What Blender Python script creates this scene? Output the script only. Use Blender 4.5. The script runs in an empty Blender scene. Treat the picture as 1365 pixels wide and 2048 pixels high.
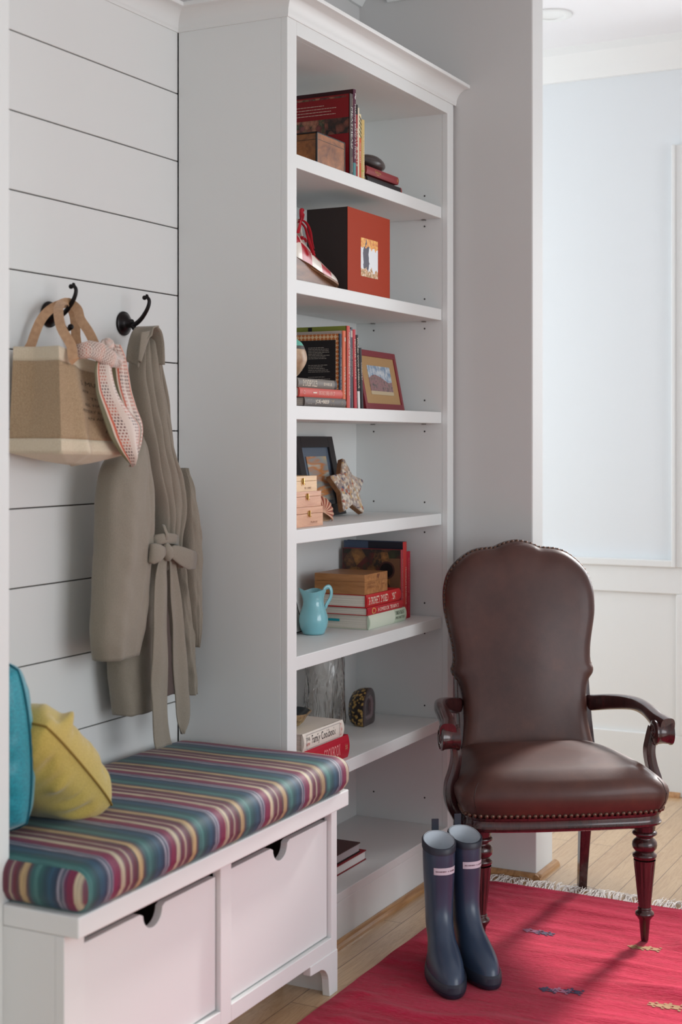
import bpy, bmesh, math, random
from mathutils import Vector, Matrix, noise
random.seed(7)
SC = bpy.context.scene
COL = SC.collection
PI = math.pi
def R(d): return math.radians(d)
def V(*a): return Vector(a)
def T(x=0, y=0, z=0): return Matrix.Translation((x, y, z))
def RX(d): return Matrix.Rotation(R(d), 4, 'X')
def RY(d): return Matrix.Rotation(R(d), 4, 'Y')
def RZ(d): return Matrix.Rotation(R(d), 4, 'Z')
def S(x, y, z): return Matrix.Diagonal((x, y, z, 1))
I4 = Matrix.Identity(4)
def lerp(a, b, t): return a + (b - a) * t
def sstep(t): t = max(0, min(1, t)); return t * t * (3 - 2 * t)
def nz(x, y=0, z=0): return noise.noise(Vector((x, y, z)))
def interp(tab, t):
    """piecewise smooth table: [(t, a, b, ...)] sorted by t"""
    if t <= tab[0][0]: return tab[0][1:]
    if t >= tab[-1][0]: return tab[-1][1:]
    for i in range(len(tab) - 1):
        p, q = tab[i], tab[i + 1]
        if p[0] <= t <= q[0]:
            k = (t - p[0]) / (q[0] - p[0])
            p0 = tab[i - 1] if i else p
            q1 = tab[i + 2] if i + 2 < len(tab) else q
            out = []
            for j in range(1, len(p)):
                h = q[0] - p[0]
                m0 = (q[j] - p0[j]) / (q[0] - p0[0]) * h if q[0] != p0[0] else q[j] - p[j]
                m1 = (q1[j] - p[j]) / (q1[0] - p[0]) * h if q1[0] != p[0] else q[j] - p[j]
                k2, k3 = k * k, k * k * k
                out.append((2*k3-3*k2+1)*p[j] + (k3-2*k2+k)*m0 + (-2*k3+3*k2)*q[j] + (k3-k2)*m1)
            return tuple(out)

def densify(pts, k=3):
    n = len(pts); out = []
    for i in range(n):
        p0, p1, p2, p3 = pts[i-1], pts[i], pts[(i+1) % n], pts[(i+2) % n]
        for j in range(k):
            t = j / k; t2 = t*t; t3 = t2*t
            out.append(tuple(.5*((2*p1[d]) + (-p0[d]+p2[d])*t + (2*p0[d]-5*p1[d]+4*p2[d]-p3[d])*t2 + (-p0[d]+3*p1[d]-3*p2[d]+p3[d])*t3) for d in (0, 1)))
    return out

# ---------------------------------------------------------------- materials
def lin(c):
    c = c / 255.0
    return c / 12.92 if c <= 0.04045 else ((c + 0.055) / 1.055) ** 2.4
def rgb(t): return (lin(t[0]), lin(t[1]), lin(t[2]), 1)
MC = {}
class NT:
    def __init__(s, name):
        s.m = bpy.data.materials.new(name); s.m.use_nodes = True
        s.t = s.m.node_tree; s.n = s.t.nodes; s.l = s.t.links
        s.b = s.n['Principled BSDF']
    def add(s, kind, **kw):
        n = s.n.new(kind)
        for k, v in kw.items():
            if k in ('_', ): continue
            setattr(n, k, v)
        return n
    def link(s, a, b): s.l.new(a, b)
    def coords(s, scale=(1, 1, 1), kind='Object', rot=(0, 0, 0)):
        tc = s.add('ShaderNodeTexCoord'); mp = s.add('ShaderNodeMapping')
        mp.inputs['Scale'].default_value = scale; mp.inputs['Rotation'].default_value = rot
        s.link(tc.outputs[kind], mp.inputs['Vector']); return mp.outputs['Vector']
    def noise(s, vec, scale, detail=3, rough=.5, dist=0):
        n = s.add('ShaderNodeTexNoise'); n.inputs['Scale'].default_value = scale
        n.inputs['Detail'].default_value = detail; n.inputs['Roughness'].default_value = rough
        n.inputs['Distortion'].default_value = dist
        s.link(vec, n.inputs['Vector']); return n.outputs['Fac']
    def ramp(s, fac, stops, mode='LINEAR'):
        r = s.add('ShaderNodeValToRGB'); cr = r.color_ramp; cr.interpolation = mode
        while len(cr.elements) < len(stops): cr.elements.new(.5)
        for e, (p, c) in zip(cr.elements, stops):
            e.position = p; e.color = rgb(c) if len(c) == 3 else c
        s.link(fac, r.inputs['Fac']); return r.outputs['Color']
    def math(s, op, a, b=None, c=None):
        n = s.add('ShaderNodeMath', operation=op)
        for i, x in enumerate((a, b, c)):
            if x is None: continue
            if isinstance(x, (int, float)): n.inputs[i].default_value = x
            else: s.link(x, n.inputs[i])
        return n.outputs[0]
    def mix(s, fac, a, b, mode='MIX'):
        n = s.add('ShaderNodeMix', data_type='RGBA', blend_type=mode)
        for i, x in ((0, fac), (6, a), (7, b)):
            if isinstance(x, (int, float)): n.inputs[i].default_value = x
            elif isinstance(x, tuple): n.inputs[i].default_value = rgb(x) if len(x) == 3 else x
            else: s.link(x, n.inputs[i])
        return n.outputs[2]
    def bump(s, h, strength=.3, dist=.002):
        n = s.add('ShaderNodeBump'); n.inputs['Strength'].default_value = strength
        n.inputs['Distance'].default_value = dist
        s.link(h, n.inputs['Height']); s.link(n.outputs[0], s.b.inputs['Normal'])
    def col(s, c):
        if isinstance(c, tuple): s.b.inputs['Base Color'].default_value = rgb(c)
        else: s.link(c, s.b.inputs['Base Color'])
    def set(s, rough=.5, metal=0, spec=.5, coat=0, sheen=0, coatr=.1):
        s.b.inputs['Roughness'].default_value = rough; s.b.inputs['Metallic'].default_value = metal
        s.b.inputs['Specular IOR Level'].default_value = spec
        s.b.inputs['Coat Weight'].default_value = coat; s.b.inputs['Coat Roughness'].default_value = coatr
        s.b.inputs['Sheen Weight'].default_value = sheen
        s.b.inputs['Sheen Roughness'].default_value = .5
def plain(name, c, rough=.5, metal=0, spec=.5, coat=0, sheen=0, nscale=0, nstr=.2, ndist=.001, var=0):
    if name in MC: return MC[name]
    n = NT(name); n.set(rough, metal, spec, coat, sheen)
    v = n.coords()
    if var:
        f = n.noise(v, 14, 4)
        d = tuple(int(x * (1 - var)) for x in c); u = tuple(min(255, int(x * (1 + var * .6))) for x in c)
        n.col(n.ramp(f, [(.3, d), (.7, u)]))
    else: n.col(c)
    if nscale: n.bump(n.noise(v, nscale, 3), nstr, ndist)
    MC[name] = n.m; return n.m
def P(c, rough=.5):
    """printed paper or board of one colour"""
    return plain('printed_%d_%d_%d' % c, c, rough, spec=.3)
WHITE = (225, 227, 226)
paint = plain('white_satin_paint', WHITE, .5, nscale=120, nstr=.06, ndist=.0006)
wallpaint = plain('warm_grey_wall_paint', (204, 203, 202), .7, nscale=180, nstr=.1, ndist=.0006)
shippaint = plain('white_board_paint', (223, 225, 224), .55, nscale=120, nstr=.06, ndist=.0006)
bluepaint = plain('pale_blue_grey_wall_paint', (220, 225, 228), .7, nscale=180, nstr=.08, ndist=.0006)
ceilpaint = plain('ceiling_white_paint', (226, 226, 228), .8)
groove = plain('dark_groove', (58, 48, 42), .9)
black = plain('near_black', (22, 20, 20), .6)
bronze = plain('oil_rubbed_bronze', (30, 25, 26), .32, .6, nscale=60, nstr=.1)
brass = plain('brass', (196, 160, 96), .25, .9)
steel = plain('steel', (150, 148, 146), .3, .9)
pagem = None
def mk_pages():
    n = NT('book_pages'); n.set(.8)
    v = n.coords((900, 3, 3)); f = n.noise(v, 1, 2)
    n.col(n.ramp(f, [(.35, (196, 186, 172)), (.65, (226, 219, 206))])); return n.m
pagem = mk_pages()
def wood(name, dark, light, rough=.4, scale=(3, 40, 40), coat=0, ndet=4):
    if name in MC: return MC[name]
    n = NT(name); n.set(rough, coat=coat, coatr=.12)
    v = n.coords(scale); f = n.noise(v, 1.0, ndet, .6, .6)
    n.col(n.ramp(f, [(.3, dark), (.7, light)])); n.bump(f, .08, .001)
    MC[name] = n.m; return n.m
mahogany = wood('dark_mahogany', (40, 21, 22), (74, 36, 36), .22, (60, 60, 7), .5)
def mk_floor():
    n = NT('oak_planks'); n.set(.3, coat=.6, coatr=.22)
    v = n.coords((1, 1, 1))
    br = n.add('ShaderNodeTexBrick'); br.offset = .37; br.squash = 1
    br.inputs['Scale'].default_value = 1; br.inputs['Brick Width'].default_value = 1.1
    br.inputs['Row Height'].default_value = .083; br.inputs['Mortar Size'].default_value = .0012
    br.inputs['Color1'].default_value = (0, 0, 0, 1); br.inputs['Color2'].default_value = (1, 1, 1, 1)
    br.inputs['Mortar'].default_value = (.5, .5, .5, 1)
    n.link(v, br.inputs['Vector'])
    sep = n.add('ShaderNodeSeparateColor'); n.link(br.outputs['Color'], sep.inputs[0])
    comb = n.add('ShaderNodeCombineXYZ'); n.link(n.math('MULTIPLY', sep.outputs[0], 7.0), comb.inputs[2])
    va = n.add('ShaderNodeVectorMath', operation='ADD')
    sc = n.add('ShaderNodeMapping'); sc.inputs['Scale'].default_value = (1.6, 16, 1)
    n.link(v, sc.inputs['Vector']); n.link(sc.outputs[0], va.inputs[0]); n.link(comb.outputs[0], va.inputs[1])
    wv = n.add('ShaderNodeTexWave', wave_type='RINGS', rings_direction='Z')
    f1 = n.noise(va.outputs[0], 1.2, 5, .55, 1.4)
    f2 = n.noise(va.outputs[0], 6, 3, .6, .3)
    saw = n.math('FRACT', n.math('MULTIPLY', f1, 9.0))
    g = n.ramp(saw, [(0, (186, 152, 114)), (.5, (214, 184, 146)), (1, (204, 172, 134))])
    g2 = n.mix(.35, g, n.ramp(f2, [(.3, (168, 128, 88)), (.7, (214, 182, 142))]))
    tone = n.mix(n.math('MULTIPLY', sep.outputs[0], .35), g2, (150, 108, 70))
    out = n.mix(br.outputs['Fac'], tone, (96, 66, 42))
    n.n.remove(wv); n.col(out); n.bump(n.math('SUBTRACT', saw, n.math('MULTIPLY', br.outputs['Fac'], 2)), .08, .001); return n.m
floorm = mk_floor()
shoewood = wood('oak_shoe_moulding', (150, 104, 62), (196, 150, 100), .3, (6, 60, 60), .3)

# ---------------------------------------------------------------- mesh building
class MB:
    def __init__(s): s.v = []; s.f = []; s.fm = []; s.uv = []; s.ms = []
    def mi(s, m):
        if m not in s.ms: s.ms.append(m)
        return s.ms.index(m)
    def add(s, vs, fs, m, mat=I4, uvs=None):
        o = len(s.v); s.v += [mat @ Vector(p) for p in vs]; k = s.mi(m)
        for i, f in enumerate(fs):
            s.f.append([a + o for a in f]); s.fm.append(k)
            s.uv.append([uvs[a] for a in f] if uvs else None)
        return s
    def box(s, x0, x1, y0, y1, z0, z1, m, mat=I4):
        vs = [(x, y, z) for z in (z0, z1) for y in (y0, y1) for x in (x0, x1)]
        fs = [(0, 2, 3, 1), (4, 5, 7, 6), (0, 1, 5, 4), (2, 6, 7, 3), (0, 4, 6, 2), (1, 3, 7, 5)]
        return s.add(vs, fs, m, mat)
    def prism(s, pts, d0, d1, m, mat=I4):
        """pts in local xy, extruded along z"""
        n = len(pts); vs = [(p[0], p[1], d0) for p in pts] + [(p[0], p[1], d1) for p in pts]
        a = sum(pts[i][0] * pts[(i+1) % n][1] - pts[(i+1) % n][0] * pts[i][1] for i in range(n))
        fs = [tuple(reversed(range(n))), tuple(range(n, 2 * n))] + [(i, (i+1) % n, n + (i+1) % n, n + i) for i in range(n)]
        if a * (d1 - d0) < 0: fs = [tuple(reversed(f)) for f in fs]
        return s.add(vs, fs, m, mat)
    def grid(s, fn, nu, nv, m, mat=I4, cu=False, cv=False, flip=False):
        vs, uvs = [], []
        for j in range(nv + (0 if cv else 1)):
            for i in range(nu + (0 if cu else 1)):
                u, v = i / nu, j / nv
                vs.append(fn(u, v)); uvs.append((u, v))
        W = nu + (0 if cu else 1); Hh = nv + (0 if cv else 1); fs = []
        for j in range(nv):
            for i in range(nu):
                a = j * W + i; b = j * W + (i + 1) % W; c = ((j + 1) % Hh) * W + (i + 1) % W; d = ((j + 1) % Hh) * W + i
                fs.append((a, d, c, b) if flip else (a, b, c, d))
        return s.add(vs, fs, m, mat, uvs)
    def rings(s, rs, m, mat=I4, cap0=True, cap1=True, flip=False):
        n = len(rs[0]); vs = [p for r in rs for p in r]; fs = []
        for j in range(len(rs) - 1):
            for i in range(n):
                a, b = j * n + i, j * n + (i + 1) % n
                fs.append((a, b, b + n, a + n))
        if cap0: fs.append(tuple(reversed(range(n))))
        if cap1: fs.append(tuple(range((len(rs) - 1) * n, len(rs) * n)))
        if flip: fs = [tuple(reversed(f)) for f in fs]
        uvs = [(i / n, j / max(1, len(rs) - 1)) for j in range(len(rs)) for i in range(n)]
        return s.add(vs, fs, m, mat, uvs)
    def lathe(s, prof, m, mat=I4, n=32, cap0=True, cap1=True):
        rs = [[(r * math.cos(2*PI*i/n), r * math.sin(2*PI*i/n), z) for i in range(n)] for r, z in prof]
        return s.rings(rs, m, mat, cap0, cap1)
    def sweep(s, path, sec, m, mat=I4, up=(0, 0, 1), caps=True, closed=False):
        """sec: fn(t)->list of (a,b) points; a along side, b along 'up'"""
        path = [Vector(p) for p in path]; n = len(path); rs = []
        for i, p in enumerate(path):
            if closed: t = path[(i+1) % n] - path[i-1]
            else: t = path[min(i+1, n-1)] - path[max(i-1, 0)]
            t.normalize(); u = Vector(up(i / (n-1)) if callable(up) else up)
            sd = t.cross(u)
            if sd.length < 1e-4: sd = t.cross(Vector((1, 0, 0)))
            sd.normalize(); uu = sd.cross(t).normalized()
            rs.append([tuple(p + sd * a + uu * b) for a, b in sec(i / (n-1))])
        if closed: rs.append(rs[0]); caps = False
        return s.rings(rs, m, mat, caps, caps, flip=True)
    def tube(s, path, r, m, mat=I4, n=10, caps=True, up=(0, 0, 1)):
        rf = r if callable(r) else (lambda t: r)
        return s.sweep(path, lambda t: [(rf(t) * math.cos(2*PI*i/n), rf(t) * math.sin(2*PI*i/n)) for i in range(n)], m, mat, up, caps)
    def ball(s, c, r, m, n=12, mat=I4, sc=(1, 1, 1)):
        rs = []
        for j in range(1, n):
            a = PI * j / n - PI / 2
            rs.append([(c[0] + sc[0]*r * math.cos(a) * math.cos(2*PI*i/n), c[1] + sc[1]*r * math.cos(a) * math.sin(2*PI*i/n), c[2] + sc[2]*r * math.sin(a)) for i in range(n)])
        return s.rings(rs, m, mat)
    def text(s, body, w, h, m, mat=I4, shear=0):
        """text filling w x h, centred on the origin of mat's xy plane"""
        vs, fs = glyphs(body)
        if not vs: return s
        xs = [p[0] for p in vs]; ys = [p[1] for p in vs]
        x0, x1, y0, y1 = min(xs), max(xs), min(ys), max(ys)
        vs = [(((p[0] - x0) / (x1 - x0) - .5) * w + shear * ((p[1] - y0) / (y1 - y0) - .5) * h, ((p[1] - y0) / (y1 - y0) - .5) * h, 0) for p in vs]
        return s.add(vs, fs, m, mat)
    def build(s, name, parent=None, loc=None, smooth=None, bevel=0, seg=2, sub=0, solid=0, mat=None):
        me = bpy.data.meshes.new(name); me.from_pydata([tuple(p) for p in s.v], [], s.f); 
        for m in s.ms: me.materials.append(m)
        me.polygons.foreach_set('material_index', s.fm)
        if any(u is not None for u in s.uv):
            uvl = me.uv_layers.new(name='UVMap'); k = 0
            for p, u in zip(me.polygons, s.uv):
                for q in range(p.loop_total):
                    uvl.data[p.loop_start + q].uv = u[q] if u else (0, 0)
        me.update()
        if smooth is not None:
            me.polygons.foreach_set('use_smooth', [True] * len(me.polygons))
            if smooth < 180: me.set_sharp_from_angle(angle=R(smooth))
        o = bpy.data.objects.new(name, me); COL.objects.link(o)
        if parent: o.parent = parent
        if loc: o.location = loc
        if mat is not None: o.matrix_basis = mat
        if solid:
            d = o.modifiers.new('Thickness', 'SOLIDIFY'); d.thickness = solid; d.offset = 0
        if bevel:
            b = o.modifiers.new('Bevel', 'BEVEL'); b.width = bevel; b.segments = seg; b.limit_method = 'ANGLE'; b.angle_limit = R(40)
            b.harden_normals = False
        if sub:
            q = o.modifiers.new('Subdivision', 'SUBSURF'); q.levels = sub; q.render_levels = sub
        return o
GC = {}
def glyphs(body):
    if body in GC: return GC[body]
    cu = bpy.data.curves.new('lettering', 'FONT'); cu.body = body; cu.resolution_u = 2; cu.align_x = 'LEFT'
    o = bpy.data.objects.new('lettering', cu); COL.objects.link(o)
    dg = bpy.context.evaluated_depsgraph_get(); dg.update()
    me = bpy.data.meshes.new_from_object(o.evaluated_get(dg))
    vs = [tuple(v.co) for v in me.vertices]; fs = [tuple(p.vertices) for p in me.polygons]
    bpy.data.objects.remove(o); bpy.data.curves.remove(cu); bpy.data.meshes.remove(me)
    GC[body] = (vs, fs); return GC[body]
def tag(o, label=None, cat=None, group=None, kind=None):
    if label: o['label'] = label
    if cat: o['category'] = cat
    if group: o['group'] = group
    if kind: o['kind'] = kind
    return o
def thing(name, label, cat, loc=(0, 0, 0), rz=0, group=None, mat=None):
    o = bpy.data.objects.new(name, None); COL.objects.link(o); o.empty_display_size = .05
    if mat is not None: o.matrix_basis = mat
    else: o.location = loc; o.rotation_euler = (0, 0, R(rz))
    return tag(o, label, cat, group)
def struct(name, mb, **k):
    o = mb.build(name, **k); o['kind'] = 'structure'; return o

# ---------------------------------------------------------------- room
BW = 2.26          # plane of the back wall
CEIL = 3.11
mb = MB(); mb.box(-1.2, 6.1, -3.6, 3.6, -.06, 0, floorm); struct('floor', mb)
mb = MB(); mb.box(-1.2, 6.1, -3.6, 3.6, CEIL, CEIL + .06, ceilpaint); struct('ceiling', mb)
# shiplap back wall of the alcove: boards with real gaps, plain wall beyond
mb = MB()
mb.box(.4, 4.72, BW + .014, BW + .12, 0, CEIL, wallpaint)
zs = [0, .157, .347, .537, .727, .917, 1.107, 1.297, 1.487, 1.677, 1.867, 2.056, 2.245, 2.435, 2.625]
mb.box(1.8, 3.43, BW + .011, BW + .014, 0, 2.62, groove)
for a, b in zip(zs[:-1], zs[1:]):
    mb.box(1.8, 3.426, BW, BW + .013, a + .0016, b - .0016, shippaint)
struct('wall_back', mb, bevel=.0012, seg=1)
# partition wall to the right of the bookcase, its end facing the room
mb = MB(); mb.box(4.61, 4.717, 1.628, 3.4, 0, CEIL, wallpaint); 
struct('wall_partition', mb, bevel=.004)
mb = MB(); mb.box(4.713, 4.7185, 1.6265, 3.4, 0, CEIL, paint)
mb = MB(); mb.box(4.596, 4.762, 1.61, 1.906, 0, .30, paint); mb.box(4.717, 4.762, 1.906, 3.4, 0, .30, paint)
struct('baseboard_partition', mb, bevel=.003)
# left end of the alcove: tall built-in side, only its front edge shows
mb = MB(); mb.box(2.15, 2.283, 1.907, BW - .002, 0, 2.62, paint)
struct('wall_left', mb, bevel=.0015)
mb = MB(); mb.box(.4, 2.149, 1.907, 1.96, 0, CEIL, wallpaint); struct('wall_front', mb)
# far wall of the next room
WX = 5.94
mb = MB()
wy0, wy1, wz0, wz1 = .15, 1.395, .96, 2.58
mb.box(WX, WX + .12, wy1, 3.6, 0, CEIL, bluepaint); mb.box(WX, WX + .12, -3.6, wy0, 0, CEIL, bluepaint)
mb.box(WX, WX + .12, wy0, wy1, 0, wz0, bluepaint); mb.box(WX, WX + .12, wy0, wy1, wz1, CEIL, bluepaint)
struct('wall_far', mb)
# wainscot: rails, stiles and recessed panels
mb = MB()
mb.box(WX - .012, WX, -3.6, 3.6, 0, .945, paint)
mb.box(WX - .026, WX - .012, -3.6, 3.6, .83, .945, paint)
mb.box(WX - .026, WX - .012, -3.6, 3.6, 0, .25, paint)
for y in (3.5, 2.66, 1.395, .05, -1.2): mb.box(WX - .026, WX - .012, y, y + .075, .25, .83, paint)
mb.box(WX - .04, WX, 1.475, 3.6, .94, .968, paint)
struct('trim_1', mb, bevel=.003)
mb = MB()
mb.prism([(WX, 2.985), (WX - .018, 2.985), (WX - .03, 3.0), (WX - .05, 3.03), (WX - .09, 3.08), (WX - .10, 3.11), (WX, 3.11)], -3.6, 3.6, paint, Matrix(((1, 0, 0, 0), (0, 0, 1, 0), (0, 1, 0, 0), (0, 0, 0, 1))))
struct('trim_2', mb)
mb = MB(); mb.prism([(0, 0), (-.02, 0), (-.018, .008), (-.012, .015), (-.004, .019), (0, .02)], 1.452, 3.5, shoewood, T(WX - .026, 0, 0) @ Matrix(((1, 0, 0, 0), (0, 0, 1, 0), (0, 1, 0, 0), (0, 0, 0, 1))))
struct('trim_3', mb)
# window in the far wall beyond the right of the picture: frame, sashes, muntins, pane
w = thing('window_1', None, None, (WX, (wy0 + wy1) / 2, wz0)); w['kind'] = 'structure'
mb = MB(); W2 = (wy1 - wy0) / 2; Hw = wz1 - wz0
for a, b, c, d in ((-W2 - .09, -W2, -.02, Hw + .09), (W2, W2 + .09, -.02, Hw + .09), (-W2, W2, Hw, Hw + .09), (-W2 - .11, W2 + .0, -.05, -.0)):
    mb.box(-.035, 0, a, b, c, d, paint)
mb.box(-.045, -.035, W2 + .075, W2 + .09, -.02, Hw + .09, paint)
mb.build('window_frame', w, bevel=.003)
mb = MB()
for a, b, c, d in ((-W2, -W2 + .05, 0, Hw), (W2 - .05, W2, 0, Hw), (-W2, W2, 0, .05), (-W2, W2, Hw - .05, Hw), (-W2, W2, Hw/2 - .02, Hw/2 + .02)):
    mb.box(.03, .07, a, b, c, d, paint)
mb.build('sash', w, bevel=.002)
g = NT('window_glass'); g.n.remove(g.b); tr = g.add('ShaderNodeBsdfTransparent'); gl = g.add('ShaderNodeBsdfGlossy'); gl.inputs['Roughness'].default_value = .02
mx = g.add('ShaderNodeMixShader'); mx.inputs[0].default_value = .06; g.link(tr.outputs[0], mx.inputs[1]); g.link(gl.outputs[0], mx.inputs[2]); g.link(mx.outputs[0], g.n['Material Output'].inputs[0])
mb = MB(); mb.box(.048, .052, -W2 + .045, W2 - .045, .045, Hw - .045, g.m); mb.build('pane', w)
# ceiling cornice on the back and partition walls of this room
mb = MB(); YZ = Matrix(((0, 0, 1, 0), (1, 0, 0, 0), (0, 1, 0, 0), (0, 0, 0, 1)))
prof = [(0, 0), (-.012, 0), (-.02, .012), (-.05, .06), (-.09, .10), (-.10, .115), (0, .115)]
mb.prism([(p[0] + BW + .014, p[1] + 2.995) for p in prof], .4, 4.609, paint, YZ)
struct('trim_4', mb)
mb = MB(); mb.prism([(p[0] + 4.61, p[1] + 2.995) for p in prof], 1.63, 2.16, paint, Matrix(((1, 0, 0, 0), (0, 0, 1, 0), (0, 1, 0, 0), (0, 0, 0, 1))))
struct('trim_5', mb)
# wooden shoe mouldings
q = [(0, 0), (-.02, 0), (-.019, .008), (-.014, .015), (-.006, .019), (0, .02)]
mb = MB(); mb.prism([(p[0] + 1.906, p[1]) for p in q], 3.50, 4.572, shoewood, YZ); struct('trim_6', mb)
mb = MB()
mb.prism([(p[0] + 4.595, p[1]) for p in q], 1.59, 1.88, shoewood, Matrix(((1, 0, 0, 0), (0, 0, 1, 0), (0, 1, 0, 0), (0, 0, 0, 1))))
mb.prism([(p[0] + 1.609, p[1]) for p in q], 4.575, 4.782, shoewood, YZ)
struct('trim_7', mb)
# recessed ceiling light
d = thing('recessed_light', 'round white recessed light in the ceiling of the far room', 'ceiling light', (5.375, 1.825, CEIL))
mb = MB(); mb.lathe([(.052, -.001), (.052, -.006), (.075, -.009), (.082, -.006), (.083, -.0005)], paint, n=40, cap0=False, cap1=False); mb.build('trim_ring', d, smooth=50)
mb = MB(); mb.lathe([(.052, -.003), (.045, -.0008)], paint, n=40, cap0=False, cap1=True); mb.build('baffle', d, smooth=50)
# ---------------------------------------------------------------- bookcase
XZ = Matrix(((1, 0, 0, 0), (0, 0, -1, 0), (0, 1, 0, 0), (0, 0, 0, 1)))   # local xy -> world xz, local z -> -y
BX0, BX1, BY = 3.426, 4.594, 1.907
bc = thing('bookcase', 'tall white built-in bookcase with cornice between the bench and the grey wall', 'bookcase', (BX0, BY, 0))
def bpart(name, mb, **k): return mb.build(name, bc, mat=T(-BX0, -BY, 0), **k)
HZ = [2.295, 2.191, 1.943, 1.842, 1.597, 1.491, 1.249, 1.147, .905, .802, .555, .45, .24]
IX0, IX1, IYB = 3.479, 4.543, 2.253
mb = MB(); mb.box(BX0, IX0, BY + .02, BW - .003, 0, 2.66, paint); bpart('side_panel', mb, bevel=.0015)
mb = MB(); mb.box(IX1, BX1, BY + .02, BW - .003, 0, 2.66, paint)
hm = plain('peg_hole', (44, 38, 36), .8)
for y in (1.992, 2.185):
    for z in HZ:
        mb.add([(IX1 - .0006, y + .0032 * math.cos(a * PI / 6), z + .0032 * math.sin(a * PI / 6)) for a in range(12)], [tuple(range(12))], hm)
bpart('side_panel', mb)
mb = MB(); mb.box(IX0, IX1, IYB, BW - .003, .15, 2.66, paint); bpart('back_panel', mb)
mb = MB(); mb.box(IX0, IX1, BY + .02, IYB, 2.568, 2.6, paint); bpart('top_panel', mb)
mb = MB()
mb.box(BX0, IX0, BY, BY + .02, 0, 2.66, paint); mb.box(IX1, BX1, BY, BY + .02, 0, 2.66, paint)
mb.box(IX0, IX1, BY, BY + .02, 2.568, 2.66, paint)
mb.box(IX0, IX1, BY, BY + .02, 0, .125, paint)
bpart('face_frame', mb, bevel=.0015)
mb = MB(); mb.box(IX0, IX1, BY, IYB, .125, .151, paint); bpart('bottom_deck', mb, bevel=.0015)
SZ = [2.2525, 1.906, 1.5565, 1.2125, .8615, .5145]
for z in SZ:
    mb = MB(); mb.box(IX0 + .002, IX1 - .002, 1.929, IYB - .002, z - .0385, z, paint); sh = bpart('shelf', mb, bevel=.002)
    for y in (1.992, 2.185): m2 = MB(); m2.box(IX1 - .014, IX1 - .001, y - .006, y + .006, z - .0425, z - .0387, steel); m2.build('shelf_pin', sh)
def crown(pts, dirs, prof, m):
    rs = []
    for (x, y), (dx, dy) in zip(pts, dirs): rs.append([(x + dx * p, y + dy * p, 2.608 + h) for p, h in prof])
    b = MB(); n = len(prof); vs = [p for r in rs for p in r]
    b.add(vs, [(j*n+i, j*n+i+1, (j+1)*n+i+1, (j+1)*n+i) for j in range(len(rs)-1) for i in range(n-1)], m); return b
cp = [(0, -.002), (.004, -.002), (.0045, .004)] + [(.006 + .043 * (1 - math.cos(t * PI / 20)), .006 + .043 * math.sin(t * PI / 20) * 1.05) for t in range(11)] + [(.054, .053), (.0555, .056), (.0555, .063), (.05, .066), (0, .066)]
mb = crown([(4.609, BY), (BX0, BY), (BX0, BW)], [(0, -1), (-1, -1), (-1, -1)], cp, paint); bpart('crown_moulding', mb, smooth=35)
mb = crown([(BX0, BW), (2.0, BW)], [(-1, -1), (0, -1)], cp, paint); struct('trim_8', mb, smooth=35)

# ---------------------------------------------------------------- storage bench
bn = thing('storage_bench', 'white painted storage bench with two notched drawers under the striped cushion', 'bench', (2.263, 1.755, 0))
def npart(name, mb, par=bn, **k): return mb.build(name, par, mat=T(-2.263, -1.755, 0) if par is bn else None, **k)
NX0, NX1, NF, NB = 2.263, 3.424, 1.755, 2.256
mb = MB(); mb.box(2.262, 3.4245, 1.72, 1.9065, .4965, .5385, paint); mb.box(2.285, 3.4245, 1.9065, NB, .4965, .5385, paint); npart('bench_top', mb, bevel=.003)
mb = MB()
mb.box(NX0, 2.327, NF, NF + .022, 0.11, .496, paint); mb.box(2.839, 2.886, NF, NF + .022, .11, .496, paint); mb.box(3.392, NX1, NF, NF + .022, .11, .496, paint)
mb.box(2.327, 2.839, NF, NF + .022, .477, .496, paint); mb.box(2.886, 3.392, NF, NF + .022, .477, .496, paint)
mb.box(2.327, 2.839, NF, NF + .022, .11, .15, paint); mb.box(2.886, 3.392, NF, NF + .022, .11, .15, paint)
npart('face_frame', mb, bevel=.0015)
mb = MB(); mb.box(NX0, NX0 + .02, NF + .022, 1.9066, 0, .496, paint); npart('side_panel', mb)
mb = MB(); mb.box(NX1 - .02, NX1, NF + .022, 1.906, 0, .496, paint); npart('side_panel', mb)
mb = MB(); mb.box(2.30, 3.42, NF + .022, 2.1, .11, .13, paint); npart('bottom_panel', mb)
mb = MB(); mb.box(2.284, 3.4235, 1.93, 1.945, 0.0, .11, paint); npart('toe_board', mb)
def foot(x0, s):
    pts = [(0, 0), (0, .112), (.152, .112), (.152, .088), (.115, .086)] + [(.105 - .055 * math.sin(a * PI / 16) , .086 - .0 - .05 * (1 - math.cos(a * PI / 16))) for a in range(1, 9)] + [(.045, .0)]
    b = MB(); b.prism([(x0 + s * p[0], p[1]) for p in pts], -(NF - .002), -(NF + .02), paint, XZ)
    npart('bracket_foot', b, bevel=.0015)
foot(NX1, -1); foot(NX0, 1)
dark = plain('drawer_interior', (120, 112, 106), .8)
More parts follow.
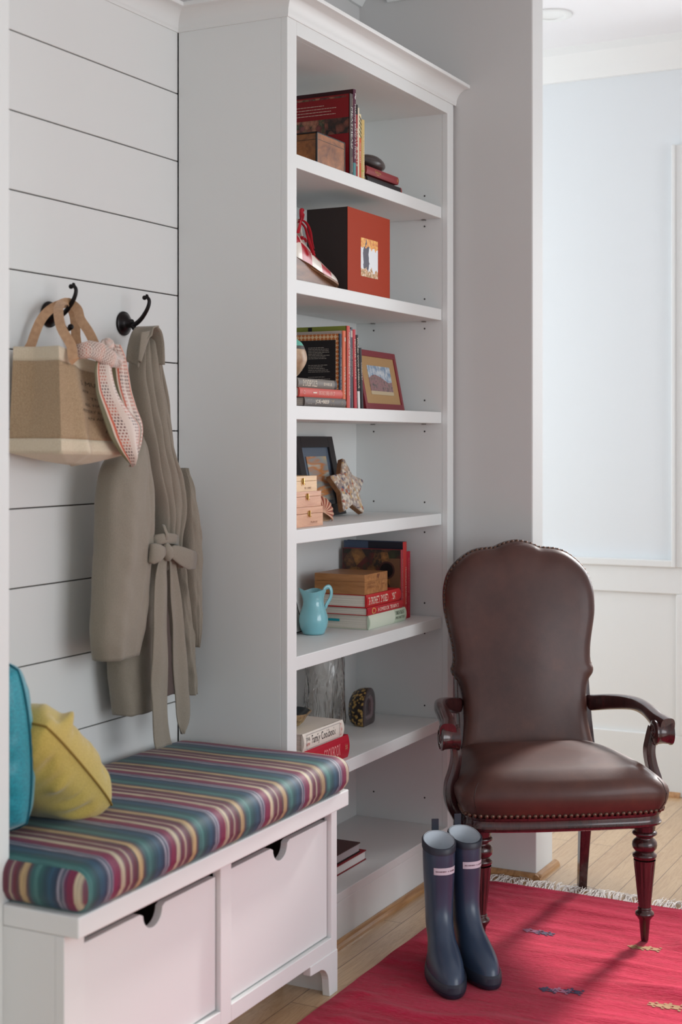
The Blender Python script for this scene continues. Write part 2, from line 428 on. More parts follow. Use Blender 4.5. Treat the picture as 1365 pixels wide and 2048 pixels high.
for x0, x1 in ((2.332, 2.835), (2.890, 3.389)):
    c = (x0 + x1) / 2; z0, z1, r = .1535, .4585, .036
    pts = [(x0, z0), (x1, z0), (x1, z1), (c + r + .012, z1), (c + r, z1 - .006)] + [(c + r * math.cos(a * PI / 14), z1 - .006 - r * .95 * math.sin(a * PI / 14)) for a in range(1, 14)] + [(c - r, z1 - .006), (c - r - .012, z1), (x0, z1)]
    dr = bpy.data.objects.new('drawer', None); COL.objects.link(dr); dr.parent = bn; dr.location = (x0 - 2.263, .012, .1535)
    b = MB(); b.prism([(p[0] - x0, p[1] - z0) for p in pts], 0, -.02, paint, XZ); b.build('drawer_front', dr, bevel=.0015)
    b = MB(); L = x1 - x0
    b.box(.01, .022, .02, .36, .0, .27, dark); b.box(L - .022, L - .01, .02, .36, .0, .27, dark); b.box(.01, L - .01, .348, .36, 0, .27, dark); b.box(.01, L - .01, .02, .36, 0, .01, dark)
    b.build('drawer_box', dr)
mb = MB(); mb.prism([(p[0] + 1.929, p[1]) for p in q], 2.29, 3.40, shoewood, YZ); struct('trim_9', mb)

# ---------------------------------------------------------------- striped cushion
def mk_stripe():
    n = NT('ikat_striped_velvet'); n.set(.62, sheen=.08)
    tc = n.add('ShaderNodeTexCoord'); sx = n.add('ShaderNodeSeparateXYZ'); n.link(tc.outputs['Object'], sx.inputs[0])
    geo = n.add('ShaderNodeNewGeometry'); vt = n.add('ShaderNodeVectorTransform', vector_type='NORMAL', convert_from='WORLD', convert_to='OBJECT')
    n.link(geo.outputs['True Normal'], vt.inputs[0]); sn = n.add('ShaderNodeSeparateXYZ'); n.link(vt.outputs[0], sn.inputs[0])
    side = n.math('ADD', n.math('LESS_THAN', sx.outputs[0], .011), n.math('GREATER_THAN', sx.outputs[0], 1.139))
    # coordinate across the stripes
    inv = n.math('SUBTRACT', 1, side)
    ac = n.math('ADD', n.math('MULTIPLY', sx.outputs[0], inv), n.math('MULTIPLY', n.math('ADD', n.math('MULTIPLY', sx.outputs[1], -1.05), .135), side))
    al = n.math('ADD', n.math('MULTIPLY', n.math('ADD', sx.outputs[1], n.math('MULTIPLY', sx.outputs[2], -1)), inv), n.math('MULTIPLY', sx.outputs[2], side))
    cx = n.add('ShaderNodeCombineXYZ'); n.link(n.math('MULTIPLY', ac, 230), cx.inputs[0]); n.link(n.math('MULTIPLY', al, 9), cx.inputs[1])
    st = n.noise(cx.outputs[0], 1, 3, .65)
    cx2 = n.add('ShaderNodeCombineXYZ'); n.link(n.math('MULTIPLY', ac, 45), cx2.inputs[0]); n.link(n.math('MULTIPLY', al, 14), cx2.inputs[1])
    st2 = n.noise(cx2.outputs[0], 1, 2, .5)
    wob = n.math('ADD', n.math('MULTIPLY', n.math('SUBTRACT', st, .5), .012), n.math('MULTIPLY', n.math('SUBTRACT', st2, .5), .008))
    ph = n.math('FRACT', n.math('DIVIDE', n.math('ADD', n.math('ADD', ac, wob), -.005), .2))
    teal, dteal, blue, navy = (34, 92, 90), (20, 66, 76), (30, 78, 104), (20, 36, 66)
    lil, mag, crm, mau, mar, gold, brn = (160, 156, 170), (128, 22, 66), (196, 180, 152), (116, 66, 82), (104, 22, 40), (186, 158, 112), (86, 54, 56)
    base = n.ramp(ph, [(0, teal), (.07, (70, 124, 120)), (.10, teal), (.17, dteal), (.24, blue), (.32, navy), (.355, lil), (.385, navy), (.405, lil), (.43, (104, 30, 76)), (.47, mag), (.535, mag), (.56, crm), (.605, crm), (.63, mau), (.68, mar), (.70, mau), (.725, crm), (.75, mau), (.79, mar), (.84, brn), (.875, gold), (.925, gold), (.95, brn), (.985, (60, 84, 88))])
    # streaks of the dyed threads
    dk = n.mix(n.math('MULTIPLY', n.math('SUBTRACT', 1, st2), .7), base, (24, 46, 66))
    out = n.mix(n.ramp(st, [(.42, (0, 0, 0)), (.62, (255, 255, 255))]), dk, base)
    lt = n.mix(n.ramp(st, [(.62, (0, 0, 0)), (.8, (110, 110, 110))]), out, (170, 176, 172))
    n.col(lt); n.bump(st, .25, .001); return n.m
stripem = mk_stripe()
def superbox(x0, x1, y0, y1, z0, z1, r, crown=0, nx=60, ny=26, nzz=8, wob=.0):
    """rounded box cushion surface as one mesh from six grids welded by position"""
    def f(p):
        x, y, z = p
        cx, cy, cz = max(x0 + r, min(x1 - r, x)), max(y0 + r, min(y1 - r, y)), max(z0 + r*.8, min(z1 - r, z))
        d = Vector((x - cx, y - cy, z - cz))
        if d.length > 1e-9: d = d.normalized() * r * (1 if z >= cz else .9)
        q_ = Vector((cx, cy, cz)) + d
        a = (q_.x - x0) / (x1 - x0); b = (q_.y - y0) / (y1 - y0)
        k = max(0, min(1, (q_.z - z0) / (z1 - z0)))
        q_.z += crown * k * (max(0, 1 - (2*a-1)**4) * max(0, 1 - (2*b-1)**4)) ** .5
        side = 1 - abs(2 * k - 1) ** 2
        if wob:
            w_ = wob * side
            q_.y += (b - .5) * 2 * abs(b - .5) * 2 * (w_ * (1 + .5 * nz(q_.x * 6, 3)) )
            q_.x += (a - .5) * 2 * abs(a - .5) * 2 * w_
            q_.z += nz(q_.x * 5, q_.y * 5) * wob * .35 * k
        return q_
    bm = bmesh.new()
    def face(o, du, dv, nu, nv):
        vs = [[bm.verts.new(f(Vector(o) + Vector(du) * (i / nu) + Vector(dv) * (j / nv))) for i in range(nu + 1)] for j in range(nv + 1)]
        for j in range(nv):
            for i in range(nu):
                try: bm.faces.new((vs[j][i], vs[j][i+1], vs[j+1][i+1], vs[j+1][i]))
                except ValueError: pass
    X, Y, Z = x1 - x0, y1 - y0, z1 - z0
    face((x0, y0, z1), (X, 0, 0), (0, Y, 0), nx, ny); face((x0, y1, z0), (X, 0, 0), (0, -Y, 0), nx, ny)
    face((x0, y0, z0), (X, 0, 0), (0, 0, Z), nx, nzz); face((x1, y1, z0), (-X, 0, 0), (0, 0, Z), nx, nzz)
    face((x0, y1, z0), (0, -Y, 0), (0, 0, Z), ny, nzz); face((x1, y0, z0), (0, Y, 0), (0, 0, Z), ny, nzz)
    bmesh.ops.remove_doubles(bm, verts=bm.verts, dist=.0004)
    bmesh.ops.recalc_face_normals(bm, faces=bm.faces)
    return bm
def from_bm(name, bm, mats, parent=None, loc=None, smooth=True):
    me = bpy.data.meshes.new(name); bm.to_mesh(me); bm.free()
    for m in mats: me.materials.append(m)
    if smooth: me.polygons.foreach_set('use_smooth', [True] * len(me.polygons))
    o = bpy.data.objects.new(name, me); COL.objects.link(o); o.parent = parent
    if loc: o.location = loc
    return o
cu = thing('bench_cushion', 'long box seat cushion with teal, maroon and cream stripes on the white bench', 'cushion', (2.268, 1.712, .5395))
o = from_bm('cover', superbox(0, 1.148, 0, .530, 0, .088, .03, crown=.008, wob=.006, nx=110, ny=44, nzz=10), [stripem], cu)
# the panel left of x=2.285 stops the rear part of the cushion; welted seam lines
# ---------------------------------------------------------------- pillows
def pillow(name, w, h, t, m, parent, mat, n=36, wr=.012, seed=0, seam=None, rnd=.14, pin=.0):
    bm = bmesh.new()
    def pt(i, j, s):
        u, v = 2 * i / n - 1, 2 * j / n - 1
        e = (1 - abs(u) ** 3.2) * (1 - abs(v) ** 3.2)
        z = t / 2 * max(0, e) ** .48
        # edges pull in between the corners
        px = u * w / 2 * (1 - pin * (1 - v * v) ** 2 * abs(u) ** 3) ; py = v * h / 2 * (1 - pin * (1 - u * u) ** 2 * abs(v) ** 3)
        rc = 1 - rnd * (u * v) ** 2; px *= rc; py *= rc
        edge = max(abs(u), abs(v))
        ang = math.atan2(v, u)
        k = math.exp(-((edge - .86) / .17) ** 2)
        z += wr * k * (nz(math.cos(ang) * 5 + seed, math.sin(ang) * 5, s * 3) + .5 * nz(math.cos(ang) * 11 + seed, math.sin(ang) * 11, s * 3)) * min(1, max(0, e) * 3.5)
        z += .25 * wr * nz(u * 2.2 + seed, v * 2.2, s) * min(1, max(0, e) * 3.5)
        return (px, py, s * max(z, 0))
    vs = {}
    for s in (1, -1):
        for j in range(n + 1):
            for i in range(n + 1):
                if s == -1 and (i in (0, n) or j in (0, n)): vs[s, i, j] = vs[1, i, j]
                else: vs[s, i, j] = bm.verts.new(pt(i, j, s))
        for j in range(n):
            for i in range(n):
                f = [vs[s, i, j], vs[s, i+1, j], vs[s, i+1, j+1], vs[s, i, j+1]]
                if s < 0: f.reverse()
                bm.faces.new(f)
    rim = [vs[1, i, 0].co.copy() for i in range(n)] + [vs[1, n, j].co.copy() for j in range(n)] + [vs[1, n - i, n].co.copy() for i in range(n)] + [vs[1, 0, n - j].co.copy() for j in range(n)]
    bm.transform(mat)
    if seam:
        sb_ = MB(); sb_.tube([mat @ p for p in rim[::2]] + [mat @ rim[0]], .0022, plain('%s_seam' % m.name, seam, .8), n=6); sb_.build('seam', parent, smooth=60)
    o = from_bm(name, bm, [m], parent); sb = o.modifiers.new('Subdivision', 'SUBSURF'); sb.levels = 1; sb.render_levels = 1
    return o
def mk_fabric(name, c1, c2, scale=700, rough=.8, sheen=.3, strength=.25, mix=.5, ribs=None):
    n = NT(name); n.set(rough, sheen=sheen)
    v = n.coords(); f = n.noise(v, scale, 2)
    w1 = n.add('ShaderNodeTexWave'); w1.inputs['Scale'].default_value = scale / 4; n.link(n.coords(rot=ribs) if ribs else v, w1.inputs['Vector'])
    n.col(n.ramp(f, [(.3, c1), (.7, c2)])); n.bump(n.math('ADD', f, w1.outputs['Fac']), strength, .0008); return n.m
mustard = mk_fabric('mustard_ribbed_velvet', (176, 150, 62), (206, 182, 92), 500, .75, .5, .5, ribs=(0, 0, R(60)))
tealv = mk_fabric('turquoise_silk', (10, 128, 146), (22, 156, 172), 200, .42, .6, .1)
cuz = .631
py_ = thing('throw_pillow', 'mustard yellow corded throw pillow slumped on the striped cushion', 'pillow', (2.52, 2.0, cuz))
M_ = T(.006, .06, .126) @ RY(43)
pillow('pillow_cover', .35, .32, .185, mustard, py_, M_, seed=2, wr=.03, seam=(136, 106, 34), rnd=.10, pin=.03)
pt_ = thing('throw_pillow', 'turquoise silk throw pillow standing against the left end of the alcove', 'pillow', (2.36, 2.03, cuz))
M2 = T(.012, .050, .190) @ RZ(9) @ RY(90 - 6)
pillow('pillow_cover', .385, .28, .15, tealv, pt_, M2, seed=9, wr=.010, seam=(8, 96, 112), rnd=.15)
# ---------------------------------------------------------------- coat hooks
def hook(x, label):
    h = thing('coat_hook', label, 'hook', (x, BW, 1.770), 0, 'bronze coat hooks on the board wall')
    m = MB(); m.lathe([(.001, 0), (.030, 0), (.0325, .003), (.0315, .006), (.027, .008), (.025, .012), (.018, .017), (.012, .022), (.0105, .03)], bronze, RX(90), n=36); m.build('backplate', h, smooth=40)
    m = MB()
    up = [(0, -.022, 0), (0, -.032, -.004), (0, -.045, 0), (0, -.062, .014), (0, -.078, .036), (0, -.084, .055), (0, -.078, .066), (0, -.070, .066)]
    pd = densify([(p[1], p[2]) for p in up], 4)[:-4]
    m.tube([(0, a, b) for a, b in pd], lambda t: lerp(.0072, .0040, t), bronze, n=12, up=(1, 0, 0)); m.ball((0, -.069, .0655), .0062, bronze)
    dn = [(0, -.03, -.002), (0, -.038, -.016), (0, -.046, -.030), (0, -.056, -.038), (0, -.066, -.034)]
    pd = densify([(p[1], p[2]) for p in dn], 4)[:-4]
    m.tube([(0, a, b) for a, b in pd], lambda t: lerp(.007, .0045, t), bronze, n=12, up=(1, 0, 0)); m.ball((0, -.068, -.033), .0075, bronze)
    m.build('prong', h, smooth=60); return h
hook(2.852, 'black bronze coat hook holding the jute bag')
hook(3.164, 'black bronze coat hook holding the grey-beige coat')

# ---------------------------------------------------------------- jute bag
jute = mk_fabric('natural_jute', (158, 132, 102), (186, 160, 128), 420, .9, .15, .6)
canv = mk_fabric('cream_canvas_band', (206, 190, 164), (222, 208, 184), 500, .9, .15, .3)
strap = mk_fabric('tan_leather_strap', (178, 138, 104), (196, 156, 120), 90, .55, .05, .1)
ink = plain('grey_ink', (84, 74, 64), .9)
bagp = thing('jute_bag', 'natural jute tote bag with cream bands hanging from the left hook', 'bag', (2.79, 2.17, 1.42))
BO = Vector((2.79, 2.17, 1.42))
def bagloop(v):
    """closed loop (front-left, front-right, back-right, back-left) at height v 0..1"""
    z = lerp(1.432, 1.672, v)
    fl = Vector((2.672, 2.080 + .008 * v, z + .006 * v)); fr = Vector((lerp(2.925, 2.905, v), lerp(2.075, 2.10, v), z - .004 - .028 * v))
    brr = Vector((lerp(2.925, 2.91, v), 2.235, z - .022 * v)); bl = Vector((2.672, lerp(2.236, 2.222, v), z + .008 * v))
    return fl, fr, brr, bl
def bagpt(u, v):
    fl, fr, brr, bl = bagloop(v)
    mid_l = (fl + bl) / 2 + Vector((.022 * sstep(v * 1.6) , .02, 0)); mid_r = (fr + brr) / 2 - Vector((.035 * sstep(v * 1.6), 0, 0))
    seg = [(fl, fr, 0, .40), (fr, mid_r, .40, .50), (mid_r, brr, .50, .58), (brr, bl, .58, .82), (bl, mid_l, .82, .92), (mid_l, fl, .92, 1.0)]
    for a, b, s0, s1 in seg:
        if u <= s1 + 1e-9:
            t = (u - s0) / (s1 - s0); p = a.lerp(b, t)
            if s0 == 0:
                bul = math.sin(PI * t) * (.014 * (1 - v) + .004) + .006 * nz(t * 4, v * 3, 1) * math.sin(PI * t)
                p = p + Vector((0, -bul, -.006 * math.sin(PI * t) * v))
                p.y += .012 * math.exp(-((t - .18 - .1 * (1 - v)) / .07) ** 2) * (1 - v * .5) * -1 + .008 * math.exp(-((t - .42) / .09) ** 2)
            return p
    return fl
def bag_mb():
    m = MB(); NU, NV = 120, 30; rows = []
    for j in range(NV + 1):
        v = j / NV; rows.append([tuple(bagpt(i / NU, v) - BO) for i in range(NU)])
    return m, rows, NU, NV
m, rows, NU, NV = bag_mb()
b0, b1 = 4, 26
m.rings(rows[:b0 + 1], canv, cap0=False, cap1=False); m.rings(rows[b0:b1 + 1], jute, cap0=False, cap1=False); m.rings(rows[b1:], canv, cap0=False, cap1=False)
# sagging bottom
cb = Vector((0.01, -.015, -.012)); bot = [rows[0]] + [[tuple(Vector(p).lerp(Vector((cb.x + p[0] * .0, cb.y, p[2] - .016)), k) + Vector((0, 0, -.014 * math.sin(k * PI / 2)))) for p in rows[0]] for k in (.12, .35, .65, .98)]
m.rings(bot, canv, cap0=False, cap1=False, flip=True)
m.build('bag_body', bagp, smooth=50, solid=.0016)
# printed lines on the front
m = MB()
def onbag(u, v, d=.0018):
    p = bagpt(u, v); return tuple(p - BO + Vector((0, -d, 0)))
def bagline(body, u0, u1, v0, h, slope=0):
    vs, fs = glyphs(body); xs = [p[0] for p in vs]; ys = [p[1] for p in vs]; x0, x1, y0, y1 = min(xs), max(xs), min(ys), max(ys)
    m.add([onbag(lerp(u0, u1, (p[0]-x0)/(x1-x0)), v0 + h * (p[1]-y0)/(y1-y0)) for p in vs], fs, ink)
for k, (tx, u0, u1, v0, h) in enumerate([("S. MUSTER & C", .13, .38, .70, .045), ("AN ... OR SONG", .13, .36, .625, .028), ("... THE HUNT ...", .15, .37, .555, .028), ("ALL HANDMADE ...", .13, .37, .485, .030), ("POTTERY & HOME & TABLE", .10, .39, .415, .030), ("AN ALMANAC OF", .15, .38, .345, .028)]):
    bagline(tx, u0, u1, v0, h)
m.tube([onbag(.25 + .06 * t / 12, .22 + .03 * math.sin(t * .9), .002) for t in range(13)], .0008, ink, n=4)
m.build('printed_text', bagp)
# straps
def ribbon(pts, w, th, mtl, wdir, name, par, k=4, org=BO):
    P3 = [Vector(p) for p in pts]; a = densify([(p.x, p.y) for p in P3], k)[:-(k - 1)] if k > 1 else [(p.x, p.y) for p in P3]
    bz = densify([(p.z, 0) for p in P3], k)[:-(k - 1)] if k > 1 else [(p.z, 0) for p in P3]
    a = a[:(len(P3) - 1) * k + 1]; bz = bz[:len(a)]
    path = [(x - org.x, y - org.y, z[0] - org.z) for (x, y), z in zip(a, bz)]
    mm = MB(); mm.sweep(path, lambda t: [(-w(t), -th), (w(t), -th), (w(t), th), (-w(t), th)], mtl, up=wdir); return mm.build(name, par, smooth=45)
ribbon([(2.702, 2.063, 1.642), (2.700, 2.074, 1.68), (2.710, 2.11, 1.722), (2.750, 2.15, 1.766), (2.80, 2.18, 1.790), (2.850, 2.197, 1.7965), (2.856, 2.175, 1.780), (2.836, 2.15, 1.752), (2.822, 2.11, 1.712), (2.808, 2.082, 1.662)], lambda t: .0115, .0012, strap, (-.85, -.5, .15), 'handle', bagp)
ribbon([(2.738, 2.228, 1.66), (2.745, 2.226, 1.690), (2.772, 2.222, 1.745), (2.80, 2.214, 1.776), (2.845, 2.208, 1.794), (2.872, 2.208, 1.788), (2.895, 2.214, 1.765), (2.910, 2.221, 1.72), (2.914, 2.228, 1.66)], lambda t: .0115, .0012, strap, (-.85, -.5, .15), 'handle', bagp)
m = MB(); m.ball((2.702 - BO.x, 2.0605 - BO.y, 1.650 - BO.z), .003, brass, n=8); m.build('rivet', bagp, smooth=60)

# ---------------------------------------------------------------- printed scarf
def mk_scarf(hemmed=True):
    n = NT('printed_silk_scarf'); n.set(.5, sheen=.3)
    tc = n.add('ShaderNodeTexCoord'); sp = n.add('ShaderNodeSeparateXYZ'); n.link(tc.outputs['UV'], sp.inputs[0])
    u, v = sp.outputs[0], sp.outputs[1]
    e = n.math('SUBTRACT', .5, n.math('ABSOLUTE', n.math('SUBTRACT', u, .5)))     # 0 at the hems
    row = n.math('MULTIPLY', v, 34); fr = n.math('FRACT', row)
    cc = n.math('ADD', n.math('MULTIPLY', u, 14), n.math('MULTIPLY', n.math('FLOOR', row), .5)); fc = n.math('FRACT', cc)
    dash = n.math('MULTIPLY', n.math('GREATER_THAN', fr, .45), n.math('GREATER_THAN', fc, .42))
    band = n.math('SUBTRACT', 1, n.math('MULTIPLY', n.math('GREATER_THAN', e, .40), 1))
    dcol = n.ramp(n.math('FRACT', n.math('MULTIPLY', v, 3.3)), [(0, (96, 60, 58)), (.4, (150, 84, 72)), (.6, (196, 108, 84)), (.85, (84, 58, 60))])
    base = n.mix(n.math('MULTIPLY', dash, band), (210, 192, 180), dcol)
    hem = n.ramp(e, [(0, (98, 92, 60)), (.105, (98, 92, 60)), (.11, (214, 192, 174)), (.15, (214, 192, 174)), (.155, (196, 88, 58)), (.19, (196, 88, 58)), (.2, (214, 192, 174)), (1, (214, 192, 174))], 'CONSTANT')
    n.col(n.mix(n.math('LESS_THAN', e, .2), base, hem) if hemmed else base); n.bump(n.noise(n.coords(), 60, 3), .25, .002); return n.m
scm = mk_scarf(); scm2 = mk_scarf(False)
scf = thing('scarf', 'cream and rust printed silk scarf knotted on the jute bag handle', 'scarf', (2.83, 2.05, 1.66))
SO_ = Vector((2.83, 2.05, 1.66))
def tail(rows, name, nfold=2.0, amp=.006, ph=0, dy=0):
    """rows: (z, xl, xr, y)"""
    rows = sorted(rows, key=lambda r: -r[0]); z0, z1 = rows[0][0], rows[-1][0]; tab = [((z0 - r[0]) / (z0 - z1),) + r for r in rows]
    mm = MB()
    def f(u, v):
        z, a, b, y = interp(tab, v); w = b - a
        fold = amp * math.sin(u * nfold * 2 * PI + ph + 1.5 * v) + .004 * nz(u * 3 + ph, v * 4)
        bow = .012 * math.sin(PI * u) * min(1, w / .05)
        return (a + u * w - SO_.x, y - bow + fold + dy - SO_.y, z - SO_.z)
    mm.grid(f, 40, 50, scm); return mm.build(name, scf, smooth=180, solid=.0012)
tail([(1.652, 2.765, 2.815, 2.050), (1.62, 2.752, 2.818, 2.045), (1.58, 2.752, 2.832, 2.040), (1.55, 2.758, 2.850, 2.035), (1.52, 2.770, 2.895, 2.035), (1.495, 2.785, 2.930, 2.035), (1.46, 2.810, 2.925, 2.035), (1.43, 2.842, 2.912, 2.035), (1.401, 2.886, 2.894, 2.035)], 'front_tail', 1.0, .004)
tail([(1.69, 2.832, 2.866, 2.06), (1.66, 2.838, 2.888, 2.06), (1.62, 2.846, 2.904, 2.062), (1.58, 2.850, 2.912, 2.06), (1.54, 2.86, 2.930, 2.055), (1.50, 2.87, 2.950, 2.05), (1.46, 2.885, 2.945, 2.05), (1.42, 2.89, 2.92, 2.05), (1.396, 2.898, 2.902, 2.05)], 'rear_tail', 1.5, .005, 2)
m = MB()
# band running from the handle into the knot, then the knot itself
pth = [Vector(p) for p in ((2.715, 2.075, 1.664), (2.742, 2.052, 1.672), (2.77, 2.042, 1.666), (2.80, 2.036, 1.653), (2.822, 2.034, 1.650))]
m.sweep([p - SO_ for p in pth], lambda t: [((.020 + .004 * t + .0025 * math.sin(5 * a)) * math.cos(a) * .5, (.017 + .006 * math.sin(PI * t)) * math.sin(a)) for a in [2 * PI * i / 24 for i in range(24)]], scm2, up=(0, 0, 1)); m.build('neck_fold', scf, smooth=180)
def blob(c, rx, ry, rz_, rot, name, seed):
    mm = MB()
    def f(u, v):
        th, ph = 2 * PI * u, PI * (v - .5); d = Vector((math.cos(ph) * math.cos(th), math.cos(ph) * math.sin(th), math.sin(ph)))
        k = 1 + .14 * nz(d.x * 2 + seed, d.y * 2, d.z * 2) + .07 * math.sin(6 * th + 3 * d.z)
        p = rot @ Vector((d.x * rx * k, d.y * ry * k, d.z * rz_ * k)); return tuple(p + Vector(c) - SO_)
    mm.grid(f, 36, 20, scm2); return mm.build(name, scf, smooth=180)
blob((2.825, 2.040, 1.652), .021, .017, .019, RY(20).to_3x3(), 'knot', 3)
blob((2.806, 2.050, 1.684), .022, .013, .017, RY(-25).to_3x3(), 'knot_loop', 5)
blob((2.848, 2.060, 1.664), .012, .014, .030, RY(-20).to_3x3(), 'knot_fold', 8)

# ---------------------------------------------------------------- trench coat
coatm = mk_fabric('taupe_cotton_twill', (128, 120, 107), (144, 135, 121), 600, .8, .2, .18)
coatin = mk_fabric('coat_lining', (96, 80, 76), (108, 92, 86), 600, .8, .1, .1)
ct = thing('trench_coat', 'taupe belted trench coat hanging from the right hook above the bench', 'coat', (3.164, 2.17, 1.75))
CO_ = Vector((3.164, 2.17, 1.75))
def sgn(x): return 1 if x >= 0 else -1
def drape(name, rows, folds, mtl=coatm, n=72, nv=70, seed=0, hem=True, open_=False, crease=None):
    """rows: (z, xleft, xright, ycentre, halfdepth); folds: (count, amp top, amp bottom)"""
    rows = sorted(rows, key=lambda r: -r[0]); z0, z1 = rows[0][0], rows[-1][0]; tab = [((z0 - r[0]) / (z0 - z1),) + tuple(r) for r in rows]
    mm = MB(); rs = []
    for j in range(nv + 1):
        v = j / nv; z, a, b, y, d = interp(tab, v); a += .55 * d; b -= .45 * d; cxx, hw = (a + b) / 2, (b - a) / 2; r = []
        cnt, a0, a1 = folds; am = lerp(a0, a1, v)
        for i in range(n):
            t = 2 * PI * i / n; c_, s_ = math.cos(t), math.sin(t)
            uu = c_
            f = 0
            ph = (uu + 1) / 2 * cnt * 2 * PI + seed + .5 * nz(v * 2.5, seed) * 2
            if s_ < 0:   # front side
                f = am * (1 - abs(math.sin(ph / 2)) ** .55 * 1.0) * -1 * (abs(s_) ** .5) + am * .4 * nz(uu * 3 + seed, v * 3)
                if crease: 
                    for cu0, cu1, dep, wd in crease:
                        cc = lerp(cu0, cu1, v); f += dep * math.exp(-((uu - cc) / wd) ** 2)
            f += .005 * nz(uu * 1.3 + seed, v * 5 + uu * 1.5) + .003 * nz(uu * 2.6 - v * 6, v * 9, seed)
            yy = y + d * sgn(s_) * abs(s_) ** .7 - f * -1 * -1
            yy = min(yy, BW - .004)
            r.append((cxx + hw * sgn(c_) * abs(c_) ** .85 - CO_.x + .002 * nz(v * 9, seed + s_), yy - CO_.y, z - CO_.z + (0 if 0 < j < nv else .003 * nz(uu * 3, seed + 5))))
        rs.append(r)
    mm.rings(rs, mtl, cap0=True, cap1=not open_); return mm.build(name, ct, smooth=180)
# bundled upper body: vertical pleats falling from the hook to the waist
drape('coat_body', [(1.7361, 3.0835, 3.1481, 2.155, 0.02), (1.6978, 3.0536, 3.1606, 2.15, 0.03), (1.6383, 3.0447, 3.1804, 2.15, 0.036), (1.569, 3.0496, 3.1982, 2.15, 0.04), (1.4798, 3.0635, 3.2151, 2.15, 0.045), (1.4104, 3.0792, 3.2429, 2.152, 0.048), (1.3607, 3.0935, 3.2822, 2.155, 0.05), (1.3007, 3.1275, 3.2967, 2.16, 0.05), (1.2408, 3.1464, 3.2878, 2.162, 0.048), (1.1806, 3.1587, 3.2774, 2.165, 0.045), (1.12, 3.15, 3.3, 2.17, 0.045)],
      (5, .012, .016), seed=.3, n=160, nv=90)
drape('sleeve', [(1.4698, 3.0254, 3.0677, 2.135, 0.02), (1.4404, 2.9643, 3.0772, 2.13, 0.035), (1.4011, 2.9005, 3.0919, 2.13, 0.045), (1.3422, 2.878, 3.1047, 2.13, 0.05), (1.2735, 2.8711, 3.1067, 2.13, 0.052), (1.1845, 2.8709, 3.109, 2.135, 0.052), (1.0951, 2.8678, 3.1045, 2.14, 0.05), (1.0059, 2.8646, 3.0896, 2.142, 0.048), (0.9608, 2.8686, 3.0821, 2.145, 0.044), (0.9171, 2.8852, 3.0734, 2.15, 0.04)],
      (1.0, .004, .004), seed=2.2, crease=[(.5, .45, -.004, .05), (-.3, -.5, .006, .25)])
drape('sleeve', [(1.3852, 3.2874, 3.3173, 2.165, 0.02), (1.3306, 3.2669, 3.3296, 2.16, 0.035), (1.2709, 3.2649, 3.3465, 2.16, 0.04), (1.201, 3.2729, 3.3655, 2.162, 0.042), (1.1208, 3.2824, 3.3772, 2.165, 0.042), (1.0304, 3.297, 3.3819, 2.168, 0.04), (0.96, 3.318, 3.378, 2.17, 0.035), (0.895, 3.338, 3.368, 2.17, 0.028)],
      (1.4, .006, .005), seed=4.1)
drape('skirt_panel', [(1.1471, 3.1588, 3.2244, 2.19, 0.035), (1.0462, 3.0882, 3.2194, 2.19, 0.042), (0.9453, 3.0276, 3.2144, 2.19, 0.045), (0.8948, 3.0024, 3.2113, 2.19, 0.045), (0.8343, 3.0095, 3.2043, 2.19, 0.045), (0.7556, 3.0256, 3.1972, 2.19, 0.045)],
      (1.2, .003, .006), seed=1.0)
drape('skirt_panel', [(1.1471, 3.2648, 3.3203, 2.19, 0.035), (1.0462, 3.2699, 3.3506, 2.19, 0.042), (0.9453, 3.28, 3.3758, 2.19, 0.045), (0.8545, 3.2921, 3.3829, 2.19, 0.045), (0.7657, 3.3022, 3.391, 2.19, 0.045)],
      (1.6, .006, .009), seed=6.0)
drape('back_panel', [(1.1114, 3.2401, 3.3836, 2.225, 0.02), (0.9364, 3.1623, 3.3882, 2.228, 0.022), (0.767, 3.1623, 3.3882, 2.228, 0.022)], (1.5, .003, .006), coatin, seed=3)
# collar folded over the hook
mm = MB()
cpts = [(3.022, 1.660, .0), (3.028, 1.695, .2), (3.044, 1.730, .6), (3.066, 1.748, 1), (3.090, 1.750, 1), (3.110, 1.738, 1), (3.120, 1.712, .9), (3.123, 1.68, .8), (3.124, 1.655, .7)]
tab = [(i / (len(cpts) - 1),) + p for i, p in enumerate(cpts)]
def colr(u, v):
    x, z, k = interp(tab, u); yf = lerp(2.112, 2.092, min(1, k)) if u < .5 else 2.10; yb = 2.15
    return (x - CO_.x + .006 * math.sin(v * 3) * (1 if u < .5 else -1), lerp(yf, yb, v) - CO_.y, z - CO_.z - .016 * (1 - v) * (u < .35))
mm.grid(colr, 40, 8, coatm); mm.build('collar', ct, smooth=180, solid=.004)
mm = MB(); mm.grid(lambda u, v: (lerp(lerp(3.026, 3.018, v), lerp(3.074, 3.026, v), u) - CO_.x, 2.106 - .006 * math.sin(PI * u) + .004 * v - CO_.y, lerp(lerp(1.733, 1.66, v), lerp(1.742, 1.655, v), u) - CO_.z), 12, 20, coatm); mm.build('lapel', ct, smooth=180, solid=.003)
